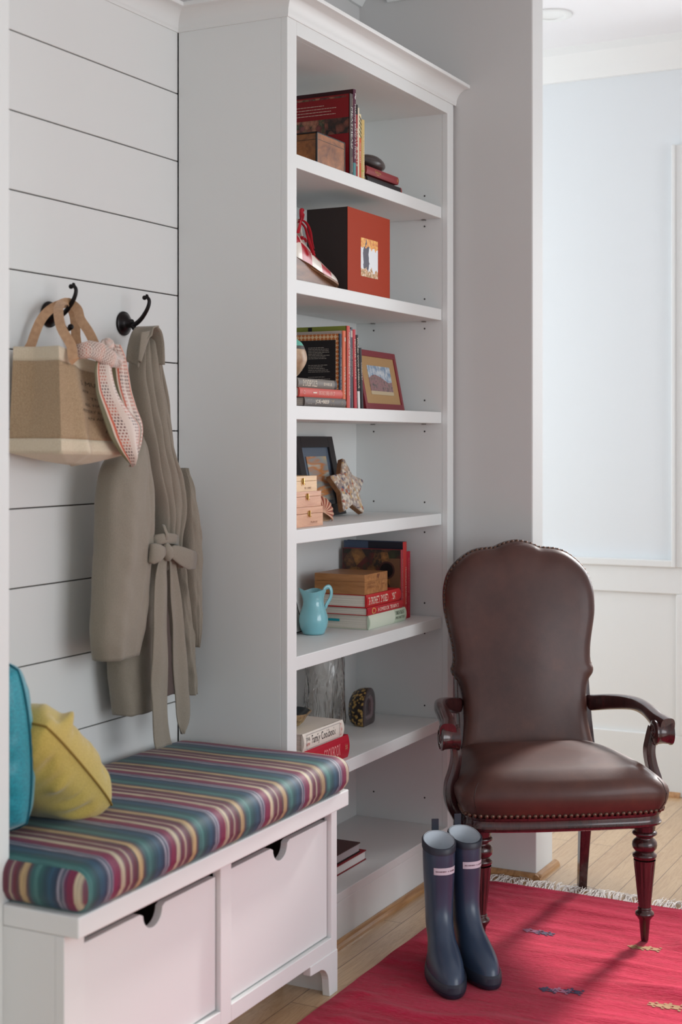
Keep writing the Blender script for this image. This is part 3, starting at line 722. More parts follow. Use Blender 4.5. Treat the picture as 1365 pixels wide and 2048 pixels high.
# belt: waist band, knot, two loops, two long tails
belt = bpy.data.objects.new('belt', None); COL.objects.link(belt); belt.parent = ct
def strip(rows, name, nfold=1, amp=.003, seed=0, th=.003):
    rows = sorted(rows, key=lambda r: -r[0]); z0, z1 = rows[0][0], rows[-1][0]; tab = [((z0 - r[0]) / (z0 - z1),) + tuple(r) for r in rows]; mm = MB()
    def f(u, v):
        z, a, b, y = interp(tab, v)
        return (lerp(a, b, u) - CO_.x + .003 * nz(v * 5, seed), y + amp * math.sin(u * 2 * PI * nfold + seed + v * 2) + .006 * nz(v * 4, seed + u) - CO_.y, z - CO_.z)
    mm.grid(f, 16, 70, coatm); return mm.build(name, belt, smooth=180, solid=th)
strip([(1.1691, 3.0936, 3.1254, 2.09), (1.1328, 3.0752, 3.1137, 2.088), (1.0751, 3.0656, 3.1176, 2.088), (1.0073, 3.0608, 3.1234, 2.09), (0.9201, 3.0599, 3.1264, 2.092), (0.8213, 3.0677, 3.1355, 2.1), (0.7439, 3.0716, 3.1374, 2.1), (0.6906, 3.0774, 3.1471, 2.1), (0.6713, 3.0832, 3.1568, 2.1)], 'tail', 1, .003, 1)
strip([(1.1677, 3.1355, 3.1568, 2.1), (1.1313, 3.1373, 3.1712, 2.098), (1.0539, 3.1422, 3.1905, 2.098), (0.9761, 3.151, 3.2052, 2.1), (0.8976, 3.1628, 3.2229, 2.104), (0.8182, 3.1796, 3.2418, 2.11), (0.7582, 3.1969, 3.2602, 2.115), (0.7133, 3.2131, 3.2619, 2.118), (0.6814, 3.2376, 3.2415, 2.12)], 'tail', 1, .004, 4)
def loop_(pts, name):
    pp = [Vector(p) for p in pts]; mm = MB()
    mm.sweep([Vector(p) - CO_ for p in pts], lambda t: [(a * .0045, b * interp(((0, .008), (.3, .020), (.7, .027), (1, .024)), t)[0]) for a, b in [(math.cos(q_), math.sin(q_)) for q_ in [2 * PI * i / 16 for i in range(16)]]], coatm, up=(0, 0, 1)); return mm.build(name, belt, smooth=180)
loop_([(3.1038, 2.082, 1.177), (3.0709, 2.076, 1.1749), (3.0408, 2.075, 1.175), (3.0314, 2.085, 1.1766)], 'bow_loop')
loop_([(3.1086, 2.082, 1.177), (3.1314, 2.078, 1.1727), (3.1679, 2.08, 1.1609), (3.2186, 2.088, 1.1473), (3.269, 2.1, 1.1406)], 'bow_loop')
mm = MB()
def kf(u, v):
    th, ph = 2 * PI * u, PI * (v - .5); d = Vector((math.cos(ph) * math.cos(th), math.cos(ph) * math.sin(th), math.sin(ph))); k = 1 + .12 * nz(d.x * 2, d.y * 2, d.z * 2 + 4)
    return tuple(RY(-20).to_3x3() @ Vector((d.x * .017 * k, d.y * .014 * k, d.z * .024 * k)) + Vector((3.1086, 2.082, 1.175)) - CO_)
mm.grid(kf, 28, 16, coatm); mm.build('knot', belt, smooth=180)
mm = MB(); wb = [(3.0658, 2.1, 1.1939), (3.065, 2.085, 1.2083), (3.1038, 2.082, 1.2105), (3.1618, 2.095, 1.2042), (3.2142, 2.12, 1.1962)]
mm.sweep([Vector(p) - CO_ for p in wb], lambda t: [(a * .004, b * .014) for a, b in [(math.cos(q_), math.sin(q_)) for q_ in [2 * PI * i / 12 for i in range(12)]]], coatm); mm.build('waist_band', belt, smooth=180)
mm = MB(); mm.sweep([Vector(p) - CO_ for p in ((3.1002, 2.088, 1.2435), (3.0941, 2.08, 1.2347), (3.1007, 2.078, 1.2206), (3.1018, 2.08, 1.206))], lambda t: [(a * .002, b * .006) for a, b in [(math.cos(q_), math.sin(q_)) for q_ in [2 * PI * i / 10 for i in range(10)]]], coatm, up=(1, 0, 0)); mm.build('belt_loop', ct, smooth=180)
# ---------------------------------------------------------------- books
creamP, inkP, whiteP, goldP = P((226, 214, 196)), P((34, 30, 30)), P((232, 230, 226)), plain('gold_foil', (206, 164, 92), .35, .5)
SP = Matrix(((0, 1, 0, 0), (0, 0, -1, 0), (-1, 0, 0, 0), (0, 0, 0, 1)))   # text plane -> spine: text +x runs down, +y to +x, facing -y
def book(name, label, loc, t, D, Hh, cov, titles=(), flat=False, rz=0, lean=0, hard=True, group=None, spine=None, cover_art=None, bands=(), back=None, tot=None):
    """local: spine at y=0, x thickness centred, z height. flat: lies with the front cover up, spine facing the room"""
    M = T(*loc) @ RZ(rz)
    if flat: M = M @ T(0, 0, t / 2) @ RY(-90)
    else: M = M @ RY(lean)
    b = thing(name, label, 'book', group=group, mat=M)
    e = .003 if hard else .0004; c = .0022 if hard else .0007; h = t / 2
    m = MB()
    m.box(-h, -h + c, .001, D, 0, Hh, cov, I4) if back is None else m.box(-h, -h + c, .001, D, 0, Hh, back)
    m.box(h - c, h, .001, D, 0, Hh, cov)
    bul = min(.006, t * .14) if hard else .0004
    ns = 8; arc = [(-h + t * i / ns, -bul * (1 - (2 * i / ns - 1) ** 2)) for i in range(ns + 1)]
    pts = arc + [(h, .003), (-h, .003)]
    m.prism(pts, 0, Hh, spine or cov)
    def yat(x): return -bul * (1 - min(1, (x / h) ** 2)) - .0004
    for z0, z1, mt in bands:
        m.add([(arc[i][0] * 1.0, arc[i][1] - .0003, z) for z in (Hh - z0, Hh - z1) for i in range(ns + 1)], [(i, i + 1, ns + 2 + i, ns + 1 + i) for i in range(ns)], mt)
    for tx, a, L, size, mt, *off in titles:
        vs, fs = glyphs(tx); xs = [p[0] for p in vs]; ys = [p[1] for p in vs]; x0, x1, y0, y1 = min(xs), max(xs), min(ys), max(ys); o_ = off[0] if off else 0
        out = []
        for p in vs:
            x = ((p[1] - y0) / (y1 - y0) - .5) * size + o_; out.append((x, yat(x) - .0003, Hh - a - L * (p[0] - x0) / (x1 - x0)))
        m.add(out, fs, mt)
    if cover_art: cover_art(m, h, D, Hh)
    m.build('cover', b, bevel=.0006 if hard else 0, seg=1)
    m = MB(); m.box(-h + c, h - c, .002, D - e, e, Hh - e, pagem); m.build('pages', b)
    return b
def quad(m, x, y0, y1, z0, z1, mt):   # rectangle on the left-hand cover (x = -h)
    m.add([(x, y0, z0), (x, y1, z0), (x, y1, z1), (x, y0, z1)], [(0, 1, 2, 3)], mt)
def lines(m, x, y0, y1, z0, z1, n, mt, rr, th=.0012):
    for k in range(n):
        z = lerp(z1, z0, (k + .5) / n); L = (y1 - y0) * rr.uniform(.62, 1)
        yy = y1
        while yy > y1 - L:
            w = rr.uniform(.005, .014); quad(m, x, max(yy - w, y1 - L), yy, z - th / 2, z + th / 2, mt); yy -= w + .0016
def foodart(name, cols, scale=34):
    n = NT(name); n.set(.4); v = n.coords()
    vo = n.add('ShaderNodeTexVoronoi'); vo.inputs['Scale'].default_value = scale; n.link(v, vo.inputs['Vector'])
    sp = n.add('ShaderNodeSeparateColor'); n.link(vo.outputs['Color'], sp.inputs[0])
    f = n.math('ADD', n.math('MULTIPLY', sp.outputs[0], .75), n.math('MULTIPLY', n.noise(v, scale * 3, 4), .25))
    base = n.ramp(f, [(i / (len(cols) - 1), c) for i, c in enumerate(cols)])
    n.col(n.mix(n.math('MULTIPLY', vo.outputs['Distance'], .9), base, (24, 18, 16))); return n.m
G1, G3, G5 = 'cookbooks standing on the top shelf', 'cookbooks standing on the third shelf', 'red books standing at the end of the fifth shelf'
S1, S3, S5, S6 = SZ[0] + .0006, SZ[2] + .0006, SZ[4] + .0006, SZ[5] + .0006
E9 = .0008
# ---- top shelf
deep = P((132, 22, 28)); gry = P((96, 88, 86)); txtc = P((210, 188, 172))
meat = foodart('roast_photo_print', [(40, 26, 22), (168, 92, 88), (110, 40, 34), (198, 130, 100), (70, 84, 46), (210, 180, 150)], 60)
meat2 = foodart('dark_food_photo_print', [(24, 18, 18), (64, 36, 30), (150, 84, 66), (40, 28, 26), (96, 64, 50)], 55)
def art_meat(m, h, D, Hh):
    x = -h - .0004; rr = random.Random(1)
    quad(m, x, .012, D - .004, Hh - .010, Hh - .004, meat)
    quad(m, x - .0001, 0.003, .085, Hh - .118, Hh - .070, meat2); quad(m, x - .0001, .085, D - .002, Hh - .118, Hh - .070, meat)
    lines(m, x - .0002, .030, D - .02, Hh - .060, Hh - .024, 4, txtc, rr, .0016)
    lines(m, x - .0002, .030, D - .02, Hh - .200, Hh - .130, 8, txtc, rr, .0010)
book('book', 'red cookbook with a food photo strip across its back cover and a grey spine', (3.9045, 1.953, S1), .0195, .225, .250, deep, [('MEATHEAD', .040, .125, .0115, whiteP), ('THE SCIENCE', .012, .022, .006, txtc, .002), ('GOLDWYN', .19, .045, .006, txtc)], hard=True, group=G1, spine=gry, cover_art=art_meat)
plum = P((88, 42, 62)); plumd = P((58, 20, 26))
book('book', 'tallest book of the top shelf, plum spine with white letters and teal foot', (3.9262, 1.953, S1), .0190, .235, .268, plumd, [('MAKING BREAD AT HOME', .045, .165, .0085, whiteP), ('~', .012, .018, .008, whiteP)], group=G1, spine=plum, bands=[(.222, .2675, P((84, 140, 142)))])
book('book', 'maroon cookbook with big cream capitals down its spine', (3.9447, 1.955, S1), .0150, .20, .226, P((150, 38, 44)), [('BOAT & EATS', .072, .115, .0095, creamP)], group=G1, spine=P((156, 52, 56)), bands=[(.0, .030, P((34, 24, 24)))])
book('book', 'thin cream softcover cookbook beside the maroon spine', (3.9578, 1.955, S1), .0085, .19, .220, P((228, 216, 192)), [('. . . . . . . . .', .06, .12, .001, txtc)], hard=False, group=G1)
def str_art(m, h, D, Hh):
    for k in range(5): m.add([(-h, -.0012, Hh - .004 - k * .013), (h, -.0012, Hh - .018 - k * .013), (h, -.0012, Hh - .023 - k * .013), (-h, -.0012, Hh - .009 - k * .013)], [(0, 3, 2, 1)], inkP)
book('book', 'orange spined cookbook with slanted black stripes at its head on the top shelf', (3.9708, 1.956, S1), .0130, .18, .203, P((232, 214, 172)), [('HOT BISCUIT', .088, .062, .0075, creamP)], hard=False, group=G1, spine=P((232, 216, 170)), bands=[(.072, .2, P((206, 92, 52)))], cover_art=str_art)
book('book', 'short mustard yellow cookbook ending the row beside the dark stone', (3.9905, 1.956, S1), .0215, .17, .189, P((204, 172, 92)), [('THE LOVER\u2019S COLLECTION', .045, .13, .009, creamP)], group=G1, spine=P((206, 180, 118)), bands=[(.155, .16, P((178, 176, 80)))])
book('book', 'thick dull red book lying flat with gilt title under the dark stone', (4.2508, 1.958, 2.2836), .0248, .16, .235, P((142, 50, 54)), [('Delicious', .060, .040, .0085, goldP, .002), ('CLASSICS', .070, .018, .0025, goldP, -.0065), ('W', .222, .008, .012, goldP)], flat=True, group='books lying under the dark stone')
book('book', 'thin black notebook with a red edge lying under the dull red book', (4.275, 1.958, S1), .0250, .15, .255, P((36, 30, 32)), flat=True, group='books lying under the dark stone', bands=[(.246, .2548, P((150, 60, 58)))])
# the titles of flat books run from the left end
stn = thing('polished_stone', 'dark brown polished oval stone on the flat red book', 'stone', (4.122, 1.999, 2.3088))
def mk_stone(name, c1, c2, r, sc=18):
    n = NT(name); n.set(r); v = n.coords(); f = n.noise(v, sc, 4); n.col(n.ramp(f, [(.3, c1), (.7, c2)])); n.bump(f, .2, .002); return n.m
dst = mk_stone('dark_brown_stone', (40, 30, 30), (62, 46, 44), .3)
m = MB()
def fst(u, v):
    th, ph = 2 * PI * u, PI * (v - .5); ct_ = math.cos(ph)
    x = math.sin(ph); r = max(0, 1 - abs(x) ** 1.7) ** .72
    return (x * .104, math.cos(th) * r * .040, .0255 + math.sin(th) * r * (.027 if math.sin(th) > 0 else .0252))
m.grid(fst, 28, 28, dst); m.build('stone_body', stn, smooth=180)
# burl box
burl = wood('burl_walnut_veneer', (96, 52, 26), (176, 108, 54), .28, (22, 22, 30), .4, 5); ebony = plain('ebonised_edge', (30, 22, 20), .4)
bx = thing('wooden_box', 'burl veneer box with black edges in front of the red cookbook', 'box', (3.684, 1.953, S1))
m = MB(); L, D_, H_ = .181, .19, .0965; e_ = .005
m.box(e_, L - e_, .001, D_, .001, H_ - .002, burl)
m.build('veneer_panel', bx)
m = MB()
for x in (0, L - e_):
    for y in (0, D_ - e_): m.box(x, x + e_, y, y + e_, 0, H_, ebony)
for z in (0, H_ - .004):
    m.box(0, L, 0, e_, z, z + .004, ebony); m.box(0, L, D_ - e_, D_, z, z + .004, ebony); m.box(0, e_, 0, D_, z, z + .004, ebony); m.box(L - e_, L, 0, D_, z, z + .004, ebony)
m.box(.0, L, .0, D_, H_ - .0015, H_, ebony); m.box(.004, L - .004, -.0003, .001, H_ - .022, H_ - .0208, ebony); m.box(-.0003+.0045, .006, .004, D_ - .004, H_ - .022, H_ - .0208, ebony)
m.build('edge_banding', bx, bevel=.0005)

# ---- second shelf: boxed set with a picture
def mk_pic():
    n = NT('autumn_tree_print'); n.set(.5)
    v = n.coords(); sp = n.add('ShaderNodeSeparateXYZ'); n.link(v, sp.inputs[0]); x, z = sp.outputs[0], sp.outputs[2]
    w_ = n.noise(v, 36, 3); w2 = n.noise(v, 110, 2)
    xs = n.math('ADD', x, n.math('MULTIPLY', n.math('SUBTRACT', w_, .5), .03)); zs = n.math('ADD', z, n.math('MULTIPLY', n.math('SUBTRACT', w_, .5), .05))
    leaf = n.ramp(w2, [(.3, (196, 96, 34)), (.5, (232, 156, 58)), (.7, (240, 196, 90))])
    ground = n.ramp(w2, [(.3, (120, 110, 60)), (.5, (196, 140, 80)), (.7, (226, 218, 200))])
    sky = (226, 230, 234)
    trunk = n.math('LESS_THAN', n.math('ABSOLUTE', n.math('SUBTRACT', xs, .036)), n.math('ADD', .016, n.math('MULTIPLY', z, .04)))
    c = n.mix(trunk, sky, (58, 50, 70)); c = n.mix(n.math('GREATER_THAN', zs, .088), c, leaf)
    c = n.mix(n.math('MULTIPLY', trunk, n.math('GREATER_THAN', w_, .55)), c, (64, 54, 72)); c = n.mix(n.math('LESS_THAN', zs, .024), c, ground)
    n.col(c); return n.m
orangeP = plain('burnt_orange_cloth', (164, 56, 28), .7, spec=.2, nscale=600, nstr=.15); blkbox = plain('black_brown_cloth', (42, 30, 28), .6, nscale=500, nstr=.2)
sl = thing('boxed_set', 'large black and burnt orange boxed book set with a small autumn tree picture', 'book set', (3.857, 1.941, SZ[1] + .0006))
m = MB(); m.box(.0005, .2955, .001, .139, 0, .2505, blkbox); m.build('case', sl, bevel=.001)
m = MB(); m.box(0, .296, 0, .0012, 0, .2510, orangeP); m.box(.2954, .2962, 0, .139, 0, .2510, orangeP); m.build('orange_panel', sl)
m = MB(); m.box(0, .119, -.0007, 0, 0, .117, mk_pic()); m.build('picture', sl, loc=(.088, 0, .053))
# checkered shoe on a wooden wedge
wd = wood('walnut_wedge', (92, 56, 36), (140, 92, 60), .4, (6, 40, 40))
shm = NT('red_white_checked_leather'); shm.set(.3, coat=.3)
tc = shm.add('ShaderNodeTexCoord'); ck = shm.add('ShaderNodeTexChecker'); mp = shm.add('ShaderNodeMapping'); mp.inputs['Scale'].default_value = (5.5, 5, 1); shm.link(tc.outputs['UV'], mp.inputs['Vector']); shm.link(mp.outputs[0], ck.inputs['Vector']); ck.inputs['Scale'].default_value = 1; ck.inputs['Color1'].default_value = rgb((176, 28, 44)); ck.inputs['Color2'].default_value = rgb((222, 212, 200)); shm.col(ck.outputs['Color'])
redc = plain('red_lace', (176, 20, 40), .7)
so = thing('checkered_shoe', 'red and white checkered lace-up shoe on a wooden wedge beside the boxed set', 'shoe', (3.579, 1.98, SZ[1] + .0006))
m = MB(); m.prism([(-.06, 0), (.268, 0), (.274, .004), (.262, .009), (.20, .016), (.10, .033), (.02, .052), (-.06, .064)], -.048, .048, wd, XZ); 
for p_ in m.v: p_.y *= 1 - .72 * sstep((p_.x - .12) / .15)
m.build('wooden_wedge', so, bevel=.001)
prof = [(-.055, .068, .10, .026), (-.03, .062, .125, .034), (0, .057, .138, .036), (.03, .050, .128, .037), (.05, .044, .116, .038), (.08, .038, .098, .040), (.12, .030, .079, .042), (.16, .023, .062, .043), (.20, .0165, .048, .040), (.225, .013, .038, .034), (.240, .011, .028, .024), (.250, .010, .018, .010)]
m = MB()
def fsh(u, v):
    x = lerp(-.055, .250, u); z0, z1, w = interp(prof, x); a = PI * v
    return (x, -w * math.cos(a) * (abs(math.cos(a)) ** -.25 if abs(math.cos(a)) > .01 else 1), z0 + (z1 - z0) * math.sin(a) ** .8)
m.grid(fsh, 60, 24, shm.m); m.build('upper', so, smooth=180)
m = MB(); ol = [(x, -interp(prof, x)[2] - .002) for x in [lerp(-.055, .250, i / 20) for i in range(21)]] + [(.2535, 0)] + [(x, interp(prof, x)[2] + .002) for x in [lerp(.250, -.055, i / 20) for i in range(21)]]
m.rings([[(x, y, interp(prof, min(x, .25))[0] + o_) for x, y in ol] for o_ in (-.003, .003)], wood('stacked_leather_sole', (110, 74, 48), (150, 106, 70), .5)); m.build('sole', so, smooth=40)
m = MB(); m.grid(lambda u, v: (lerp(.040, .014, v) , lerp(-.020, .020, u), lerp(.115, .182, v) - .006 * (2*u-1)**2), 8, 12, P((222, 212, 200)))
m.build('tongue', so, smooth=180, solid=.003)
m = MB()
def lace(pts, r=.0042):
    pts = [(p[0] - .052, p[1], p[2]) for p in pts]; pd = densify([(p[0], p[1]) for p in pts], 4)[:(len(pts)-1)*4+1]; zd = densify([(p[2], 0) for p in pts], 4)[:(len(pts)-1)*4+1]
    m.sweep([(a, b, c_[0]) for (a, b), c_ in zip(pd, zd)], lambda t: [(r * 1.3 * math.cos(q_), r * .5 * math.sin(q_)) for q_ in [2 * PI * i / 8 for i in range(8)]], redc)
lace([(.055, -.02, .138), (.05, -.03, .16), (.052, -.032, .19), (.058, -.03, .205), (.066, -.03, .20), (.064, -.03, .18), (.055, -.028, .165)])
lace([(.052, -.025, .168), (.07, -.035, .170), (.088, -.04, .15), (.096, -.042, .12), (.10, -.044, .088)])
lace([(.052, -.025, .165), (.066, -.036, .155), (.076, -.04, .13), (.092, -.043, .10), (.102, -.044, .082)])
lace([(.062, -.03, .128), (.07, -.01, .120), (.075, .015, .115)]); lace([(.062, -.03, .120), (.078, -.028, .125), (.085, -.03, .115)])
m.build('lace', so, smooth=60)

# ---- third shelf
gin = NT('orange_gingham_print'); gin.set(.5); tc = gin.add('ShaderNodeTexCoord'); ck = gin.add('ShaderNodeTexChecker'); mp = gin.add('ShaderNodeMapping'); mp.inputs['Rotation'].default_value = (R(45), 0, 0); gin.link(tc.outputs['Object'], mp.inputs['Vector']); gin.link(mp.outputs[0], ck.inputs['Vector']); ck.inputs['Scale'].default_value = 110; ck.inputs['Color1'].default_value = rgb((186, 104, 48)); ck.inputs['Color2'].default_value = rgb((222, 190, 150)); gin.col(ck.outputs['Color'])
dkp, ltp = P((34, 30, 32)), P((176, 166, 156))
def art_gin(m, h, D, Hh):
    x = -h - .0003; quad(m, x, .012, D - .012, .02, Hh - .018, dkp); rr = random.Random(4)
    for y0, y1 in ((.030, .105), (.118, D - .02)):
        for z0, z1, n_ in ((Hh - .075, Hh - .038, 8), (Hh - .115, Hh - .09, 5), (Hh - .15, Hh - .125, 4)): lines(m, x - .0002, y0, y1, z0, z1, n_, ltp, rr, .0014)
bl = P((44, 56, 78))
book('book', 'cookbook with orange gingham border and black text panel on its back cover', (3.8505, 1.962, S3), .0150, .22, .221, gin.m, [('AND THE FAMILY TABLE', .04, .15, .007, ltp)], spine=bl, cover_art=art_gin, group=G3)
book('book', 'pale orange spined cookbook directly right of the gingham bordered one', (3.8785, 1.964, S3), .0205, .21, .232, P((212, 112, 78)), [('OVER EASY', .108, .085, .0085, creamP), ('1', .02, .012, .006, creamP)], spine=P((214, 110, 76)), group=G3, hard=True, back=P((200, 186, 176)))
def art_grn(m, h, D, Hh): quad(m, -h - .0003, .118, .132, .01, Hh - .002, dkp)
book('book', 'tall cookbook with green cover and coral spine behind the orange spined one', (3.9025, 1.962, S3), .0215, .235, .248, P((134, 142, 62)), [('REPUBLIC OF BARBECUE', .02, .125, .0085, creamP), ('SMOKE MEAT BEER', .16, .05, .004, creamP), ('*', .15, .006, .006, creamP)], spine=P((198, 86, 74)), group=G3, cover_art=art_grn)
book('book', 'narrow mauve-grey cookbook between coral and charcoal spines', (3.9220, 1.966, S3), .0115, .20, .240, P((110, 92, 108)), [('A TASTE OF THE COUNTRY', .04, .17, .005, ltp)], group=G3, hard=False)
book('book', 'thin charcoal spined cookbook between mauve-grey and coral red spines', (3.9372, 1.966, S3), .0120, .20, .246, P((62, 62, 70)), [('FOUR SQUARE', .065, .085, .0075, ltp)], group=G3, hard=False, bands=[(.01, .03, ltp)], lean=-1.2)
book('book', 'coral red spined cookbook leaning left beside the black and white spine', (3.9605, 1.966, S3), .0195, .20, .241, P((186, 62, 70)), [('MICHAEL SYMON\u2019S', .03, .12, .0085, creamP), ('LIVE TO COOK', .16, .05, .006, P((220, 130, 126)))], group=G3, lean=-2.8)
book('book', 'leaning cookbook with big white letters on black above a white foot', (3.9832, 1.966, S3), .0170, .19, .226, P((36, 32, 34)), [('WICKED GOOD BARBECUE', .008, .155, .0095, creamP)], group=G3, lean=-3.6, spine=inkP, bands=[(.172, .225, P((214, 210, 208)))])
book('book', 'short black book ending the row, leaning beside the red photo frame', (4.0062, 1.966, S3), .0175, .18, .188, P((34, 30, 34)), [('COUNTRY', .045, .055, .007, creamP)], group=G3, lean=-4.4)
GF3 = 'cookbooks lying in front on the third shelf'
def flatbook(name, label, xr, y, z, t, D, L, cov, titles, group, spine=None, rz=0, **k):
    """flat book whose titles are placed from the left end"""
    return book(name, label, (xr, y, z), t, D, L, cov, titles, flat=True, group=group, spine=spine, rz=rz, **k)
# flat books: local z=0 sits at the right end and z=height at the left end, so titles counted from z=height start at the left
GD = .0; DB = .10
flatbook('book', 'dark grey book at the bottom of the flat stack on the third shelf', 3.832, 1.937, S3, .0255, DB, .256, P((92, 84, 80)), [('JOE+BEEF', .062, .085, .0135, creamP), ('|||', .018, .022, .014, P((150, 140, 130))), ('|*|', .160, .020, .016, P((176, 148, 112))), ('O', .224, .012, .010, P((150, 130, 110)))], GF3)
flatbook('book', 'coral red book in the middle of the flat stack on the third shelf', 3.808, 1.937, S3 + .0258, .0255, DB, .262, P((196, 78, 66)), [('BIG BAD BREAKFAST', .115, .098, .0115, P((230, 170, 156))), ('-', .078, .022, .003, creamP), ('o', .02, .012, .012, P((220, 150, 140)))], GF3)
flatbook('book', 'warm grey book with tall white letters, topmost of the flat stack, third shelf', 3.777, 1.939, S3 + .0516, .0262, DB, .236, P((110, 102, 94)), [('SMOKE&PICKLES', .026, .086, .018, creamP), ('EDWARD LEE', .152, .050, .008, creamP)], GF3, spine=P((112, 104, 96)), bands=[(.222, .235, P((58, 52, 56)))])
shd = thing('gourd_ornament', 'round tan gourd-like ornament with a turquoise patch on the flat books', 'ornament', (3.603, 2.00, S3 + .0785))
gd1 = mk_stone('tan_gourd_skin', (150, 116, 88), (206, 178, 148), .45, 22); tq = P((110, 186, 168)); dgm = P((86, 84, 80))
m = MB()
def fg(u, v, k=1):
    th, ph = 2 * PI * u, PI * (v - .5); d = Vector((math.cos(ph) * math.cos(th), math.cos(ph) * math.sin(th), math.sin(ph)))
    r = 1 + .05 * nz(d.x * 2, d.y * 2, d.z * 2)
    ez = .064 if d.z > 0 else .055
    return (d.x * .052 * r * k * (1 - .18 * max(0, -d.z)) , d.y * .050 * r * k * (1 - .2 * max(0, -d.z)), .0545 + d.z * ez * r * k)
m.grid(fg, 40, 28, gd1); m.build('gourd_body', shd, smooth=180)
m = MB(); m.grid(lambda u, v: fg(u, lerp(.70, .998, v), 1.012), 40, 10, tq); m.build('turquoise_patch', shd, smooth=180)
m = MB(); m.grid(lambda u, v: fg(u, lerp(.645, .702, v), 1.010), 40, 5, dgm); m.build('grey_band', shd, smooth=180)
# red leather photo frame
def frame(name, label, loc, rz, tilt, W_, H_, bw, bd, fm, layers, cat='picture frame', back=.012):
    M = T(*loc) @ RZ(rz) @ RX(-tilt); f = thing(name, label, cat, mat=M)
    m = MB(); m.box(0, bw, 0, bd, 0, H_, fm); m.box(W_ - bw, W_, 0, bd, 0, H_, fm); m.box(bw, W_ - bw, 0, bd, 0, bw, fm); m.box(bw, W_ - bw, 0, bd, H_ - bw, H_, fm)
    m.build('frame_border', f, bevel=.0012)
    for nm, x0, x1, z0, z1, y, mt in layers:
        m = MB(); m.box(0, x1 - x0, 0, .0015, 0, z1 - z0, mt); m.build(nm, f, loc=(x0, y, z0))
    m = MB(); m.box(.002, W_ - .002, bd * .75, bd + .002, .002, H_ - .002, dkp); m.build('backing', f)
    return f
def mk_mount():
    n = NT('mountain_photo_print'); n.set(.2, coat=.4); v = n.coords(); sp = n.add('ShaderNodeSeparateXYZ'); n.link(v, sp.inputs[0]); x, z = sp.outputs[0], sp.outputs[2]
    w_ = n.noise(v, 16, 4); w2 = n.noise(v, 50, 4)
    ridge = n.math('ADD', n.math('ADD', .045, n.math('MULTIPLY', n.math('SINE', n.math('MULTIPLY', x, 26)), .012)), n.math('MULTIPLY', w_, .018))
    c = n.mix(n.math('LESS_THAN', z, ridge), n.ramp(w2, [(.4, (120, 148, 176)), (.6, (206, 214, 220))]), n.ramp(w2, [(.35, (84, 76, 74)), (.5, (150, 104, 108)), (.7, (96, 92, 84))]))
    c = n.mix(n.math('LESS_THAN', z, .012), c, (196, 176, 140)); n.col(c); return n.m
redl = plain('burgundy_leather', (128, 32, 44), .4, nscale=250, nstr=.2); tanm = plain('tan_mat_board', (176, 140, 96), .8); 
frame('photo_frame', 'burgundy leather frame with tan mat and mountain photo beside the leaning black book', (4.118, 2.005, S3 + .003), 4, 11, .345, .196, .020, .012, redl,
      [('mat_board', .018, .327, .018, .178, .004, tanm), ('gilt_line', .0175, .3275, .0175, .0187, .0028, goldP), ('photograph', .075, .275, .050, .146, .0025, mk_mount())])

# ---- fourth shelf
cedar = wood('cedar_box_wood', (190, 128, 92), (222, 168, 130), .4, (5, 60, 40), .1); pine = wood('pale_pine_box_wood', (206, 160, 104), (228, 188, 134), .4, (5, 60, 40), .1); ptx = plain('burnt_brown_print', (122, 74, 48), .7)
def cigar(label, x0, x1, z0, z1, D, mt, yf, pr=None):
    o = thing('cigar_box', label, 'box', (x0, yf, z0), 0, 'stack of small wooden boxes on the fourth shelf'); W_, H_ = x1 - x0, z1 - z0
    m = MB(); m.box(0, W_, 0, D, 0, H_ * .66, mt); 
    if pr: m.text(pr, .04, .0055, ptx, T(W_ - .055, -.0003, H_ * .22) @ RX(90)); m.box(W_ - .08, W_ - .03, -.0002, 0, H_ * .12, H_ * .125, ptx)
    m.build('box_base', o, bevel=.0008)
    m = MB(); m.box(0, W_, 0, D, H_ * .675, H_, mt); m.build('lid', o, bevel=.0008)
    cxx = W_ - .085
    m = MB(); m.lathe([(.0005, 0), (.0075, 0), (.008, .001), (.006, .002), (.0005, .002)], brass, T(cxx, 0, H_ * .67) @ RX(90), n=16); m.box(cxx - .0015, cxx + .0015, -.005, -.001, H_ * .67 - .010, H_ * .67 + .009, brass); m.tube([(cxx, -.004, H_ * .67 - .006), (cxx + .004, -.005, H_ * .67 - .009), (cxx, -.004, H_ * .67 - .012)], .0012, brass, n=6)
    m.build('clasp', o, smooth=40)
z4 = SZ[3] + .0006
cigar('pinkish cedar box with brass clasp, bottom of the stack on the fourth shelf', 3.56, 3.747, z4, z4 + .0560, .12, cedar, 1.967, 'PUROS')
cigar('cedar box with brass clasp, middle of the stack on the fourth shelf', 3.565, 3.740, z4 + .0564, z4 + .1010, .115, cedar, 1.969)
cigar('pale pine box with brass clasp, topmost of the stack on the fourth shelf', 3.56, 3.713, z4 + .1014, z4 + .1455, .11, pine, 1.969, 'NO. 1 CABINET')
def mk_cloud():
    n = NT('sunset_cloud_painting'); n.set(.3, coat=.3); v = n.coords((5, 1, 30)); f = n.noise(v, 1, 2, .5, .1); n.col(n.ramp(f, [(.3, (214, 180, 120)), (.45, (150, 158, 160)), (.55, (206, 128, 60)), (.62, (196, 200, 190)), (.75, (150, 156, 164))])); return n.m
blf = plain('black_painted_wood', (34, 28, 32), .35); matg = plain('reflection_tinted_mat', (96, 110, 128), .35, coat=.3)  # blue-grey glass reflection is painted into the mat colour
frame('picture_frame', 'black picture frame with reflection-tinted mat and sunset painting behind the small wooden boxes', (4.050, 2.174, z4 + .0042), 0, 12, .262, .262, .036, .018, blf,
      [('mat_board', .034, .228, .034, .228, .008, matg), ('painting', .062, .200, .05, .196, .005, mk_cloud()), ], back=.01)
